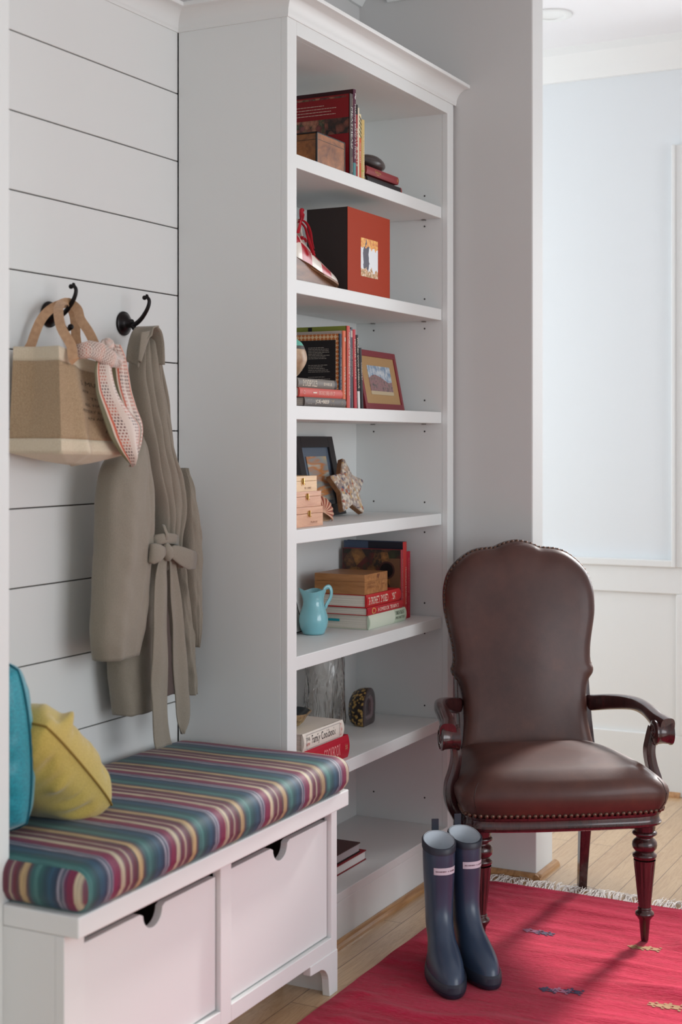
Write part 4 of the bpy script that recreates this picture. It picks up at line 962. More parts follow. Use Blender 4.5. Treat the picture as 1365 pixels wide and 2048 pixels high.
# star ornament covered in shell fragments
def mk_mosaic():
    n = NT('shell_fragment_mosaic'); n.set(.35, coat=.2); v = n.coords(); vo = n.add('ShaderNodeTexVoronoi'); vo.inputs['Scale'].default_value = 105; n.link(v, vo.inputs['Vector'])
    sp = n.add('ShaderNodeSeparateColor'); n.link(vo.outputs['Color'], sp.inputs[0])
    c = n.ramp(sp.outputs[0], [(0, (222, 204, 186)), (.2, (158, 140, 134)), (.38, (206, 172, 146)), (.52, (232, 220, 204)), (.68, (176, 98, 76)), (.74, (186, 172, 166)), (.88, (206, 170, 120)), (.96, (92, 88, 112))], 'CONSTANT')
    n.col(n.mix(n.ramp(vo.outputs['Distance'], [(.55, (0, 0, 0)), (.8, (200, 200, 200))]), c, (196, 176, 156))); n.bump(vo.outputs['Distance'], .8, .003); return n.m
so_ = thing('star_ornament', 'five pointed star ornament covered in shell fragments leaning by the black frame', 'ornament', mat=T(4.268, 2.120, z4 + .0058) @ RZ(-5) @ RX(-17))
def starpts(R1, R2, cz_, rot=0):
    out = []
    for i in range(10):
        a = PI / 2 + i * PI / 5 + rot; r = R1 if i % 2 == 0 else R2; out.append((r * math.cos(a), cz_ + r * math.sin(a)))
    return out
# blunt the points
def blunt(pts, k=.12):
    o = []
    for i, p in enumerate(pts):
        if i % 2 == 0:
            a, b = pts[i-1], pts[(i+1) % 10]; o += [(lerp(p[0], a[0], k), lerp(p[1], a[1], k)), (lerp(p[0], b[0], k), lerp(p[1], b[1], k))]
        else: o.append(p)
    return o
SPn = blunt(starpts(.108, .058, .0865, -.10)); zmin = min(p[1] for p in SPn); SPn = [(a, b - zmin) for a, b in SPn]
m = MB(); m.prism(SPn, 0, -.018, wood('star_edge_wood', (120, 80, 52), (156, 112, 76), .6), XZ); m.build('star_base', so_, bevel=.001)
mosm = mk_mosaic(); m = MB(); cxs = sum(p[0] for p in SPn) / len(SPn); czs = sum(p[1] for p in SPn) / len(SPn)
rs = [[(lerp(cxs, p[0], s_), -y_, lerp(czs, p[1], s_)) for p in SPn] for s_, y_ in ((.985, 0), (.97, .004), (.9, .0065), (.6, .009), (.2, .010))]
m.rings(rs, mosm, flip=False); m.build('mosaic_face', so_, smooth=40)
# scallop shell
def mk_shell():
    n = NT('scallop_shell'); n.set(.4); tc = n.add('ShaderNodeTexCoord'); sp = n.add('ShaderNodeSeparateXYZ'); n.link(tc.outputs['UV'], sp.inputs[0])
    s_ = n.math('SINE', n.math('MULTIPLY', sp.outputs[0], 2 * PI * 11)); f = n.math('ADD', n.math('MULTIPLY', s_, .3), n.math('ADD', n.math('MULTIPLY', n.noise(n.coords(), 30, 2), .2), .4)); n.col(n.ramp(f, [(.2, (138, 62, 48)), (.5, (176, 96, 74)), (.8, (214, 168, 138))])); return n.m
sc_ = thing('scallop_shell', 'reddish ribbed scallop shell standing beside the small wooden boxes', 'shell', mat=T(3.925, 2.075, z4 + .003) @ RZ(-25) @ RX(-8) @ RY(14))
m = MB()
def fsc(u, v):
    a = lerp(-15, 195, u); rr_ = v; rib = .0022 * math.sin(u * 2 * PI * 11) * v
    rad = .052 * rr_; return (rad * math.cos(R(a)), -.022 * (1 - v ** 2) ** .7 - rib, .022 + rad * 1.02 * math.sin(R(a)) + .0)
m.grid(fsc, 132, 14, mk_shell()); m.build('shell_valve', sc_, smooth=180, solid=.0025)
m = MB(); m.grid(lambda u, v: (.0525 * v * math.cos(2 * PI * u), .001 + .016 * (1 - v ** 2) ** .7, .0235 + .024 * v * math.sin(2 * PI * u) + (.030 * v * max(0, math.sin(2 * PI * u)))), 40, 10, plain('shell_cream', (218, 186, 150), .45)); m.build('lower_valve', sc_, smooth=180, solid=.002)

# ---- fifth shelf
aq = plain('aqua_glaze', (126, 188, 198), .16, coat=.6)
pi_ = thing('pitcher', 'small aqua glazed pitcher with a loop handle on the fifth shelf', 'pitcher', (3.957, 2.110, S5))
pp = [(.001, .0), (.030, 0), (.0345, .002), (.0365, .008), (.0425, .022), (.0458, .040), (.0445, .056), (.0385, .074), (.0335, .088), (.0318, .100), (.0325, .112), (.0355, .124), (.0385, .1315), (.0395, .1345)]
inn = [(.0375, .1345), (.0335, .124), (.030, .110), (.0295, .098), (.032, .086), (.040, .055), (.040, .035), (.03, .01), (.001, .006)]
m = MB(); n_ = 48; rs = []
for r, z in pp + inn:
    row = []
    for i in range(n_):
        a = 2 * PI * i / n_; k = sstep((z - .095) / .04); sp_ = math.exp(-((((a - R(140)) + PI) % (2 * PI) - PI) / .42) ** 2)
        row.append(((r + .010 * k * sp_) * math.cos(a), (r + .010 * k * sp_) * math.sin(a), z + k * (.006 * sp_ + .0035 * math.cos(3 * (a - R(20)))  )))
    rs.append(row)
m.rings(rs, aq); m.build('pitcher_body', pi_, smooth=60)
m = MB(); ha = R(-40); hp = densify([(a, b) for a, b in ((.034, .126), (.040, .140), (.053, .143), (.060, .130), (.057, .110), (.046, .092), (.037, .080))], 4)[:25]
m.sweep([(a * math.cos(ha), a * math.sin(ha), b) for a, b in hp], lambda t: [(.0075 * math.cos(q_), .0042 * math.sin(q_)) for q_ in [2 * PI * i / 12 for i in range(12)]], aq, up=(0, 1, 0.01)); m.build('handle', pi_, smooth=60)
frame('picture_frame', 'white picture with a thin dark edge leaning behind the aqua pitcher', (3.72, 2.150, S5 + .0035), 0, 16, .250, .215, .004, .010, dkp, [('picture_sheet', .003, .247, .003, .212, .001, P((206, 200, 194)))])
gw = wood('oak_cigar_box', (142, 92, 52), (186, 132, 82), .4, (60, 6, 60), .1)
G5F = 'books lying in the stack under the wooden box'
flatbook('book', 'thick pale green-spined book with a teal tab, bottom of the stack under the wooden box', 4.396, 1.999, S5, .0445, .235, .281, P((198, 204, 184)), [('TURKISH DELIGHT', .195, .070, .012, P((70, 78, 60)), .010), ('SIMPLE HONEST FOOD', .195, .070, .009, P((70, 78, 60)), -.006)], G5F, spine=P((190, 202, 180)), bands=[(.004, .19, P((208, 214, 196)))])
flatbook('book', 'thinner red book with a gold ring, middle of the stack under the oak box', 4.376, 1.999, S5 + .0449, .0252, .20, .268, P((176, 40, 48)), [('HOMESICK TEXAN\u2019S', .075, .155, .012, P((236, 210, 196))), ('O', .028, .030, .020, P((214, 170, 96)))], G5F)
flatbook('book', 'thick red book with large white letters, directly under the oak box', 4.357, 2.001, S5 + .0705, .0400, .205, .255, P((186, 38, 40)), [('THE', .010, .012, .024, creamP), ('PROPHETS', .030, .060, .024, creamP), ('SMOKED', .100, .055, .024, creamP), ('MEAT', .186, .030, .022, creamP)], G5F)
m = MB(); m.box(4.1135, 4.1150, 2.10, 2.145, S5 + .0225, S5 + .0300, P((30, 146, 158)))
o5 = [o for o in COL.objects if o.get('label', '').startswith('thick pale green')][0]
bpy.context.view_layer.update(); tbo = m.build('paper_tab', o5); tbo.matrix_parent_inverse = o5.matrix_basis.inverted()
cb_ = thing('cigar_box', 'honey oak cigar box with printed end on top of the red books', 'box', (4.100, 2.004, S5 + .1112))
m = MB(); m.box(0, .169, 0, .178, 0, .0395, gw)
for tx, x, z, w_, h_ in (('CONDAL', .052, .034, .055, .006), ('ESPECIALES', .052, .022, .06, .007), ('2054', .135, .026, .028, .006)): m.text(tx, w_, h_, ptx, T(x, -.0004, z) @ RX(90))
m.build('box_base', cb_, bevel=.001)
m = MB(); m.box(0, .169, 0, .178, .0400, .063, gw); m.prism([(.10, .044), (.106, .052), (.112, .060), (.092, .060), (.088, .052)], .0003, .0006, ptx, XZ); m.build('lid', cb_, bevel=.001)
foodm = foodart('kitchen_table_photo_print', [(30, 22, 20), (74, 46, 34), (120, 40, 32), (58, 66, 36), (44, 30, 26), (186, 128, 66), (90, 58, 44), (30, 22, 22)], 26)
def art_gas(m, h, D, Hh):
    quad(m, -h - .0003, .002, D - .001, .001, Hh - .001, foodm)
    quad(m, -h - .0003, .002, .001, .001, Hh - .001, foodm); quad(m, -h - .0004, .003, .040, .06, Hh - .03, P((112, 80, 58)))
    for r_, mt in ((.030, P((70, 44, 40))), (.024, P((22, 16, 18)))): m.add([(-h - .0006 - (.0002 if r_ < .03 else 0), .052 + r_ * math.cos(a * PI / 12), Hh - .070 + r_ * math.sin(a * PI / 12)) for a in range(24)], [tuple(range(24))], mt)
book('book', 'cookbook with a dark kitchen-table food photo on its cover, thin pink spine', (4.4095, 2.0165, S5), .0170, .218, .233, P((150, 54, 62)), [('GASTRONOMY OF ITALY', .03, .18, .006, P((216, 150, 140)))], spine=P((164, 60, 70)), cover_art=art_gas, group=G5)
def art_fr(m, h, D, Hh): quad(m, -h - .0003, .130, D, .001, Hh - .001, P((74, 88, 112))); quad(m, -h - .0003, .001, .130, .001, Hh - .001, P((34, 34, 46)))
book('book', 'tallest upright book of the fifth shelf, red spine and dark blue cover', (4.4335, 2.0165, S5), .0285, .222, .258, P((60, 74, 100)), [('FRANKLIN BARBECUE', .085, .125, .0095, P((234, 176, 160)))], spine=P((190, 56, 54)), cover_art=art_fr, group=G5)
book('book', 'bright red paperback ending the row nearest the bookcase side', (4.4635, 2.0165, S5), .0280, .18, .224, P((176, 20, 44)), [('THE WESTERN JUNIOR COOKBOOK', .02, .12, .006, P((236, 160, 160))), ('A FAMILY TREASURY', .15, .06, .006, P((230, 120, 130)))], spine=P((182, 22, 46)), group=G5, hard=False)

# ---- sixth shelf
flatbook('book', 'thick crimson book with rounded spine under the white book on the sixth shelf', 3.872, 1.948, S6, .0670, .19, .330, P((176, 28, 48)), [('COOKBOOK', .165, .105, .034, P((232, 150, 150))), ('***', .30, .016, .020, P((214, 150, 120)))], 'books lying on the sixth shelf')
flatbook('book', 'white book with a blue bordered title panel under the rough bowl', 3.836, 1.948, S6 + .0674, .0500, .20, .250, P((226, 218, 206)), [('Family Cookbook', .048, .145, .030, P((60, 54, 56))), ('THE', .014, .022, .009, P((60, 54, 56)), .008), ('NEW', .014, .022, .009, P((196, 84, 80)), -.007), ('KH', .226, .010, .036, P((206, 110, 104)))], 'books lying on the sixth shelf')
m = MB(); o6 = [o for o in COL.objects if o.get('label', '').startswith('white book with a blue')][0]
yq = 1.948 - .0072
for a, b, c_, d_ in ((3.60, 3.805, .0455, .0462), (3.60, 3.805, .0045, .0052), (3.60, 3.6007, .0045, .0462), (3.8043, 3.805, .0045, .0462)): m.box(a, b, yq, yq + .0004, S6 + .0674 + c_, S6 + .0674 + d_, P((54, 60, 92)))
bb = m.build('title_border', o6); bb.matrix_parent_inverse = o6.matrix_basis.inverted()
def mk_bowl():
    n = NT('gilded_rough_stoneware'); n.set(.45, .3); v = n.coords(); f = n.noise(v, 60, 5, .7); n.col(n.ramp(f, [(.35, (92, 76, 56)), (.5, (160, 138, 100)), (.65, (190, 168, 126))])); n.bump(f, .9, .004); return n.m
bo = thing('rough_bowl', 'rough gilded stone bowl with dark interior on the white book', 'bowl', (3.655, 2.045, S6 + .1182))
bm_ = mk_bowl(); m = MB(); rs = []
for r, z in [(.001, 0), (.030, 0), (.042, .006), (.056, .018), (.068, .032), (.078, .043), (.080, .046)]:
    rs.append([((r + .006 * nz(3 * math.cos(a), 3 * math.sin(a), z * 60)) * math.cos(a), (r + .006 * nz(3 * math.cos(a), 3 * math.sin(a), z * 60)) * math.sin(a), z + (.005 * nz(2 * math.cos(a), 2 * math.sin(a), 7) if z > .02 else 0)) for a in [2 * PI * i / 48 for i in range(48)]])
m.rings(rs, bm_, cap1=False); m.build('bowl_body', bo, smooth=50)
m = MB(); m.rings([[(p[0] * .96, p[1] * .96, p[2] + .0005) for p in rs[-1]], [(p[0] * .85, p[1] * .85, p[2] - .008) for p in rs[-1]], [(p[0] * .5, p[1] * .5, .020) for p in rs[-1]], [(p[0] * .1, p[1] * .1, .014) for p in rs[-1]]], plain('dark_bowl_interior', (48, 62, 66), .3), cap0=False, flip=True); 
m.rings([rs[-1], [(p[0] * .96, p[1] * .96, p[2] + .0005) for p in rs[-1]]], bm_, cap0=False, cap1=False); m.build('bowl_interior', bo, smooth=50)
gls = NT('rippled_glass'); gls.set(.03); gls.b.inputs['Transmission Weight'].default_value = 1; gls.b.inputs['IOR'].default_value = 1.45; gls.b.inputs['Base Color'].default_value = (.84, .82, .80, 1); gls.bump(gls.noise(gls.coords((1, 1, .35)), 34, 2, .5, .6), 1.0, .006)
va = thing('glass_vase', 'tall rippled clear glass vase at the back of the sixth shelf', 'vase', (4.143, 2.168, S6))
m = MB(); n_ = 72; rs = []
def vr(a, z): return 1 + .05 * nz(math.cos(a) * 2.2, math.sin(a) * 2.2, z * 14) + .03 * nz(math.cos(a) * 5, math.sin(a) * 5, z * 34)
oz = [(.02, .0), (.045, .002), (.058, .012), (.066, .03)] + [(.0685 - .006 * t / 14, .03 + .25 * t / 14) for t in range(1, 15)]
iz = [(r - .005, z) for r, z in reversed(oz[3:])] + [(.05, .014), (.01, .010)]
for r, z in oz + iz: rs.append([(r * vr(a, z) * math.cos(a), r * vr(a, z) * math.sin(a), z) for a in [2 * PI * i / n_ for i in range(n_)]])
m.rings(rs, gls.m); m.build('vase_body', va, smooth=180)
ge = thing('geode', 'dark sliced geode with gold flecked rind standing on the sixth shelf', 'geode', mat=T(4.342, 2.105, S6) @ RZ(4) )
def mk_rind():
    n = NT('gold_flecked_rind'); n.set(.4); v = n.coords(); vo = n.add('ShaderNodeTexVoronoi'); vo.inputs['Scale'].default_value = 95; vo.feature = 'SMOOTH_F1'; n.link(v, vo.inputs['Vector']); f = n.math('ADD', vo.outputs['Distance'], n.math('MULTIPLY', n.noise(v, 120, 3), .5))
    n.col(n.ramp(f, [(.52, (186, 150, 84)), (.62, (120, 92, 50)), (.68, (40, 30, 28))])); n.bump(f, .8, .003); return n.m
def mk_cut():
    n = NT('banded_agate_slice'); n.set(.18, coat=.5); tc = n.add('ShaderNodeTexCoord'); sp = n.add('ShaderNodeSeparateXYZ'); n.link(tc.outputs['UV'], sp.inputs[0]); f = n.math('ADD', sp.outputs[1], n.math('MULTIPLY', n.math('SUBTRACT', n.noise(n.coords(), 60, 4), .5), .12))
    n.col(n.ramp(f, [(0, (52, 38, 40)), (.38, (62, 46, 48)), (.5, (112, 94, 98)), (.62, (120, 100, 104)), (.72, (70, 50, 56)), (1, (46, 32, 38))])); return n.m
go = densify([(-.048, 0), (.040, 0), (.052, .030), (.055, .070), (.044, .102), (.015, .120), (-.020, .116), (-.047, .090), (-.056, .050)], 5)
rd, cut_ = mk_rind(), mk_cut(); m = MB(); gcx, gcz = 0, .058
def gr(s_, y_): return [(lerp(gcx, p[0], s_), y_, max(.0, lerp(gcz, p[1], s_) if s_ > .999 else max(0.0, lerp(gcz, p[1], s_)))) for p in go]
m.rings([gr(1, 0), gr(1.0, .006), gr(.985, .02), gr(.93, .036), gr(.8, .052), gr(.55, .062), gr(.2, .066)], rd, cap0=False); m.build('rind', ge, smooth=60)
m = MB(); rs = [gr(s_, y_) for s_, y_ in ((1, 0), (.96, -.001), (.8, -.001), (.62, -.001), (.5, .000), (.42, .006), (.2, .009), (.03, .010))]; m.rings(rs, cut_, cap0=False, flip=True); m.build('cut_face', ge, smooth=50)

# ---- bottom deck
zb = .1516
G7 = 'books lying on the bottom deck'
o7 = thing('book', 'white-paged book with red covers, under the dark book on the bottom deck', 'book', (3.76, 1.985, zb), 0, G7)
rdc = P((134, 26, 34))
m = MB(); m.box(0, .312, 0, .21, 0, .003, rdc); m.box(0, .312, 0, .21, .027, .030, rdc); m.box(0, .312, .207, .21, 0, .03, rdc); m.build('cover', o7)
m = MB(); m.box(.003, .309, .003, .207, .003, .027, plain('white_pages', (226, 220, 218), .8)); m.build('pages', o7)
o8 = thing('book', 'dark brown covered book with a pale round emblem, on top of the red edged book', 'book', (3.76, 1.992, zb + .0304), 0, G7)
m = MB(); m.box(0, .285, 0, .20, 0, .003, dkp); m.box(0, .285, 0, .20, .026, .029, P((70, 46, 44))); m.box(0, .285, .197, .2, 0, .029, dkp)
m.add([(.20 + .022 * math.cos(a * PI / 12), .085 + .022 * math.sin(a * PI / 12), .0293) for a in range(24)], [tuple(range(24))], P((196, 196, 192))); m.build('cover', o8)
m = MB(); m.box(.003, .282, .003, .197, .003, .026, plain('grey_pages', (176, 170, 172), .8)); m.build('pages', o8)
book('book', 'maroon book leaning above the stack on the bottom deck', (3.885, 2.045, zb + .0600), .022, .17, .16, P((110, 30, 34)), [], lean=-9, group=G7)
# ---------------------------------------------------------------- rug
RX0, RX1, RY0, RY1 = 2.35, 4.495, .1, 1.74
REST = [(4.157, 1.125, .05), (3.886, 1.530, .05), (3.60, 1.50, .20), (3.70, 1.47, .20)]
def rug_z(x, y):
    msk = 1
    for px_, py_2, r_ in REST: msk *= sstep((math.hypot(x - px_, y - py_2) - r_) / .07)
    a = nz(x * 3.1, y * .9, 4.0); b = nz(x * 11, y * 1.7, 9.0); c = nz(x * 26, y * 5, 2.0)
    rip = msk * max(0, b) ** 1.3 * .042 * sstep((a + .45) * 1.6)
    ed = sstep((RY1 - y) / .03) * sstep((RX1 - x) / .03)
    left = math.exp(-((RY1 - y - .10) / .10) ** 2)
    return .0045 + (rip + .0045 * msk * max(0, c) + left * .012 * max(0, nz(x * 18, y * 12, 6))) * ed
def mk_rug():
    n = NT('red_flatweave_wool'); n.set(.95, sheen=.12, spec=.05)
    v = n.coords((24, 3, 3)); f = n.noise(v, 1, 4, .6)
    v2 = n.coords((420, 60, 60)); f2 = n.noise(v2, 1, 2)
    base = n.ramp(f, [(.25, (138, 6, 34)), (.5, (170, 14, 50)), (.75, (188, 32, 70))])
    n.col(n.mix(.35, base, n.ramp(f2, [(.3, (128, 6, 30)), (.7, (204, 44, 84))])))
    n.bump(n.math('ADD', f2, n.math('MULTIPLY', f, 2.2)), .9, .003); return n.m
rugm = mk_rug()
rg = thing('rug', 'red flatwoven wool rug with pale fringe under the leather chair', 'rug', (0, 0, 0))
mb = MB(); nx_, ny_ = 300, 150
def wav(y): return .004 * math.sin(y * 9) + .003 * nz(y * 14, 1)
mb.grid(lambda u, v: (lerp(RX0, RX1 + wav(lerp(RY0, RY1, v)) * (u > .999), u), lerp(RY0, RY1 + .006 * nz(lerp(RX0, RX1, u) * 6, 2) * (v > .999), v), rug_z(lerp(RX0, RX1, u), lerp(RY0, RY1, v))), nx_, ny_, rugm)
mb.box(RX0, RX1, RY1 - .003, RY1, .0005, .004, rugm); mb.box(RX1 - .003, RX1, RY0, RY1, .0005, .004, rugm)
navy = plain('motif_navy_wool', (52, 40, 72), .9); olive = plain('motif_gold_wool', (150, 112, 74), .9); pinkm = plain('motif_mauve_wool', (150, 92, 120), .9)
def motif(cx_, cy_, m, kind):
    def px(i, j, m_=m, s=.0075):
        x0, y0 = cx_ + j * s, cy_ - i * s
        P4 = [(x0, y0), (x0 + s, y0), (x0 + s, y0 - s), (x0, y0 - s)]
        mb.add([(a, b, rug_z(a, b) + .0013) for a, b in P4], [(0, 3, 2, 1)], m_)
    sh = {'bug': ["0.1.0.1", ".11111.", "1110111", ".11111.", "0.1.0.1"], 'star': ["..1..1..", "11.11.11", ".111111.", "11.11.11", "..1..1.."], 'row': ["1.1..1.1..1.1", ".111..111..111", "1.1..1.1..1.1"]}[kind]
    for j, r in enumerate(sh):
        for i, ch in enumerate(r):
            if ch == '1': px(i - len(r) / 2, j - len(sh) / 2)
SPOTS = [((4.0878, 1.4061), navy, 'star'), ((4.0905, 1.4489), pinkm, 'bug'), ((3.6713, 1.2531), navy, 'bug'), ((3.6790, 1.2225), pinkm, 'bug'), ((3.6879, 1.1898), navy, 'bug'), ((4.0946, 1.1318), olive, 'bug'), ((4.1020, 1.0902), olive, 'bug'), ((3.6943, 0.9610), olive, 'star'), ((3.6990, 0.9299), olive, 'bug')]
for (x, y), m, k in SPOTS: motif(x, y, m, k)
mb.build('weave', rg, smooth=60)
mb = MB(); frm = plain('cream_cotton_fringe', (232, 224, 218), .9)
rr = random.Random(3)
y = RY0
while y < RY1:
    L = rr.uniform(.05, .10); a = rr.uniform(-.035, .035); cur = rr.uniform(-.03, .03); n_ = 6; x0 = RX1 - .002 + wav(y)
    for k in range(3):
        oy = rr.uniform(-.003, .003); a2 = a + rr.uniform(-.015, .015); LL = L * rr.uniform(.8, 1.05)
        pts = [(x0 + LL * t / n_, y + oy + a2 * (t / n_) + cur * math.sin(t / n_ * 3 + k) * (t / n_), .004 + .008 * math.sin(t / n_ * PI) * (1 if k else .4)) for t in range(n_ + 1)]
        mb.tube(pts, lambda t: .0017 * (1 - .5 * t), frm, n=4)
    y += rr.uniform(.006, .010)
fr = mb.build('fringe', rg, smooth=60); fr['kind'] = 'stuff'

# ---------------------------------------------------------------- leather armchair
def mk_leather():
    n = NT('brown_leather'); n.set(.42, spec=.35, coat=.16, coatr=.18)
    v = n.coords(); f = n.noise(v, 5, 5, .6); f2 = n.noise(v, 260, 3)
    vo = n.add('ShaderNodeTexVoronoi'); vo.inputs['Scale'].default_value = 420; n.link(v, vo.inputs['Vector'])
    n.col(n.ramp(f, [(.3, (64, 38, 34)), (.55, (80, 48, 41)), (.75, (98, 58, 44))]))
    n.bump(n.math('ADD', n.math('MULTIPLY', vo.outputs['Distance'], .6), f2), .12, .0008); return n.m
leather = mk_leather()
CH = thing('leather_armchair', 'brown leather armchair with shaped high back, carved wooden arms and nailhead trim', 'chair', (4.0213, 1.3275, 0), -56.22)
def by(z): return .42 + .20 * (z - .48)
half = [(0, 1.130), (.028, 1.126), (.052, 1.119), (.074, 1.109), (.10, 1.1065), (.13, 1.103), (.165, 1.090), (.203, 1.060), (.229, 1.025), (.243, .98), (.2455, .94), (.243, .90), (.234, .855), (.225, .81), (.221, .77), (.2225, .745), (.229, .728), (.2255, .712), (.213, .695), (.204, .67), (.2005, .64), (.200, .61), (.2015, .57), (.207, .53), (.215, .485), (.217, .455), (.205, .436), (.16, .428), (.12, .426), (.08, .425), (.04, .425), (0, .425)]
outl = half + [(-x, z) for x, z in reversed(half)][1:-1]
# densify with smoothing
OUT = densify(outl)
cz = .80
def ring(s, dy, sc_z=None):
    return [(x * s, by(cz + (z - cz) * s) + dy, cz + (z - cz) * s) for x, z in OUT]
mb = MB()
prof = [(.985, .016), (1.0, .012), (1.002, .004), (.998, -.006), (.985, -.016), (.96, -.024), (.92, -.030), (.85, -.035), (.75, -.039), (.6, -.042), (.45, -.044), (.3, -.045), (.15, -.0455)]
def pad(s, d):
    return [(x, y - (0 if s > .8 else .012 * max(0, 1 - (x / .19) ** 2 - ((z - .8) / .31) ** 2) ** 1.5), z) for x, y, z in ring(s, d if s > .8 else -.036)]
mb.rings([pad(s, d) for s, d in prof], leather, flip=False)
mb.build('backrest', CH, smooth=70)
mb = MB()
mb.rings([ring(.985, .016), ring(1.012, .017), ring(1.018, .024), ring(1.014, .036), ring(.99, .044), ring(.9, .046)], mahogany)
mb.build('back_frame', CH, smooth=50)
mb = MB(); nail = plain('antique_nailhead', (104, 78, 66), .35, .7)
def nails(pts, sp, r, out_fn):
    L = [0]
    for a, b in zip(pts[:-1], pts[1:]): L.append(L[-1] + (Vector(b) - Vector(a)).length)
    k = 0; d = sp / 2
    while d < L[-1]:
        while L[k+1] < d: k += 1
        p = Vector(pts[k]).lerp(Vector(pts[k+1]), (d - L[k]) / (L[k+1] - L[k])); mb.ball(tuple(p), r, nail, n=8); d += sp
pts = [(x * .994, by(z) + .013, z) for x, z in OUT if z > .50]
i0 = max(range(len(pts)), key=lambda i: (Vector(pts[i]) - Vector(pts[i-1])).length); pts = pts[i0:] + pts[:i0]
nails(pts, .0155, .0068, None)
mb.build('back_nailhead_trim', CH, smooth=60)
# seat: plan outline
def seat_out(k=0.0):
    f = [(0, -.078), (.08, -.077), (.16, -.072), (.22, -.066), (.262, -.056), (.285, -.040), (.297, -.018), (.298, .01), (.293, .08), (.278, .18), (.262, .28), (.248, .36), (.236, .41), (.21, .425), (.1, .43)]
    o = f + [(0, .43)] + [(-x, y) for x, y in reversed(f[1:])]
    return densify(o, 3)
SO = seat_out(); scy = .17
def sring(s, z, grow=0, dome=0):
    r = []
    for x, y in SO:
        x *= .968
        d = Vector((x, y - scy)); l = d.length; d = d.normalized() * (l * s + grow)
        zz = z + dome
        r.append((d.x, scy + d.y, zz))
    return r
mb = MB()
sp = [(1, .392, -.004), (1, .396, .002), (1, .412, .014), (1, .432, .021), (1, .452, .023), (1, .470, .019), (1, .486, .009), (1, .498, -.006), (.98, .507, -.018), (.93, .516, -.02), (.85, .523, -.02), (.72, .5295, -.02), (.55, .535, -.015), (.35, .539, -.01), (.15, .541, 0)]
rs = []
for s, z, g_ in sp:
    r = sring(s, z, g_)
    # rear of the seat stays lower and front corners soften
    rs.append([(x, y, z - .012 * sstep((y - .2) / .25) * (1 if z > .45 else 0) - (.018 * sstep((abs(x) - .2) / .12) * sstep((z - .44) / .06)) ) for x, y, z in r])
mb.rings(rs, leather); 
st = mb.build('seat', CH, smooth=80)
mb = MB()
nails([(x, y, .3985) for x, y, _ in sring(1, 0, .004)][len(SO)//2 + 6:] + [(x, y, .3985) for x, y, _ in sring(1, 0, .004)][:len(SO)//2 - 6], .0172, .0072, None)
mb.build('seat_nailhead_trim', CH, smooth=60)
mb = MB(); welt = plain('leather_seam', (48, 28, 24), .5)
for s in (1, -1):
    c_ = [(s * .262, -.070, .40), (s * .276, -.0845, .43), (s * .280, -.0835, .455), (s * .272, -.071, .480), (s * .262, -.058, .493)]
    mb.tube(c_, .0013, welt, n=6); mb.build('seat_seam', CH, smooth=60); mb = MB()
mb = MB()
ap = [(.97, .350, -.006), (1, .350, -.008), (1, .354, -.001), (1, .360, .001), (1, .364, -.004), (1, .370, -.006), (1, .381, -.006), (1, .384, -.001), (1, .391, .001), (1, .393, -.004), (.97, .3935, -.006)]
mb.rings([sring(s, z, g_) for s, z, g_ in ap], mahogany); mb.build('seat_frame', CH, smooth=40)
# turned and fluted front legs
lp = [(.0085, 0.0), (.0105, .001), (.0112, .004), (.0125, .02), (.0165, .062), (.0205, .0665), (.0215, .070), (.0268, .0745), (.0275, .079), (.0262, .084), (.0200, .088), (.0185, .0915), (.0205, .0945), (.0182, .0985)]
fl0, fl1 = .0985, .236
lp2 = [(.030, .239), (.0335, .243), (.0352, .248), (.0345, .2525), (.0285, .256), (.0265, .260), (.029, .264), (.0345, .270), (.0362, .279), (.0352, .288), (.0300, .295), (.0252, .2985), (.0245, .303), (.0275, .3065), (.0345, .310), (.0362, .314), (.0345, .318), (.0300, .321), (.0305, .326), (.0315, .330), (.0315, .36)]
for s in (-1, 1):
    mb = MB(); mb.lathe(lp, mahogany, n=36, cap1=False)
    nr = 72; rs = []
    for j in range(9):
        z = lerp(fl0, fl1, j / 8); r0 = lerp(.0175, .0318, j / 8); rs.append([])
        for i in range(nr):
            a = 2 * PI * i / nr; dpt = .0026 * max(0, math.cos(a * 12)) ** .6 * sstep(min(j, 8 - j) / 1.2) * lerp(.6, 1.1, j / 8)
            rs[-1].append(((r0 - dpt) * math.cos(a), (r0 - dpt) * math.sin(a), z))
    mb.rings(rs, mahogany, cap0=False, cap1=False)
    mb.lathe(lp2, mahogany, n=36, cap0=False)
    mb.build('leg', CH, loc=(s * .2435, 0, .0065), smooth=55)
for s in (-1, 1):
    mb = MB(); rp = [(s * .208, .522, .0), (s * .204, .498, .08), (s * .2005, .47, .18), (s * .199, .445, .29), (s * .199, .430, .40), (s * .199, .428, .47), (s * .196, .455, .56), (s * .196, .475, .62), (s*.196, .50, .72)]
    hw = lambda t: lerp(.0135, .021, sstep(t * 1.8))
    mb.sweep(rp, lambda t: [(-hw(t), -hw(t)), (hw(t), -hw(t)), (hw(t), hw(t)), (-hw(t), hw(t))], mahogany, up=(0, 1, 0))
    mb.build('leg', CH, bevel=.003, smooth=40)
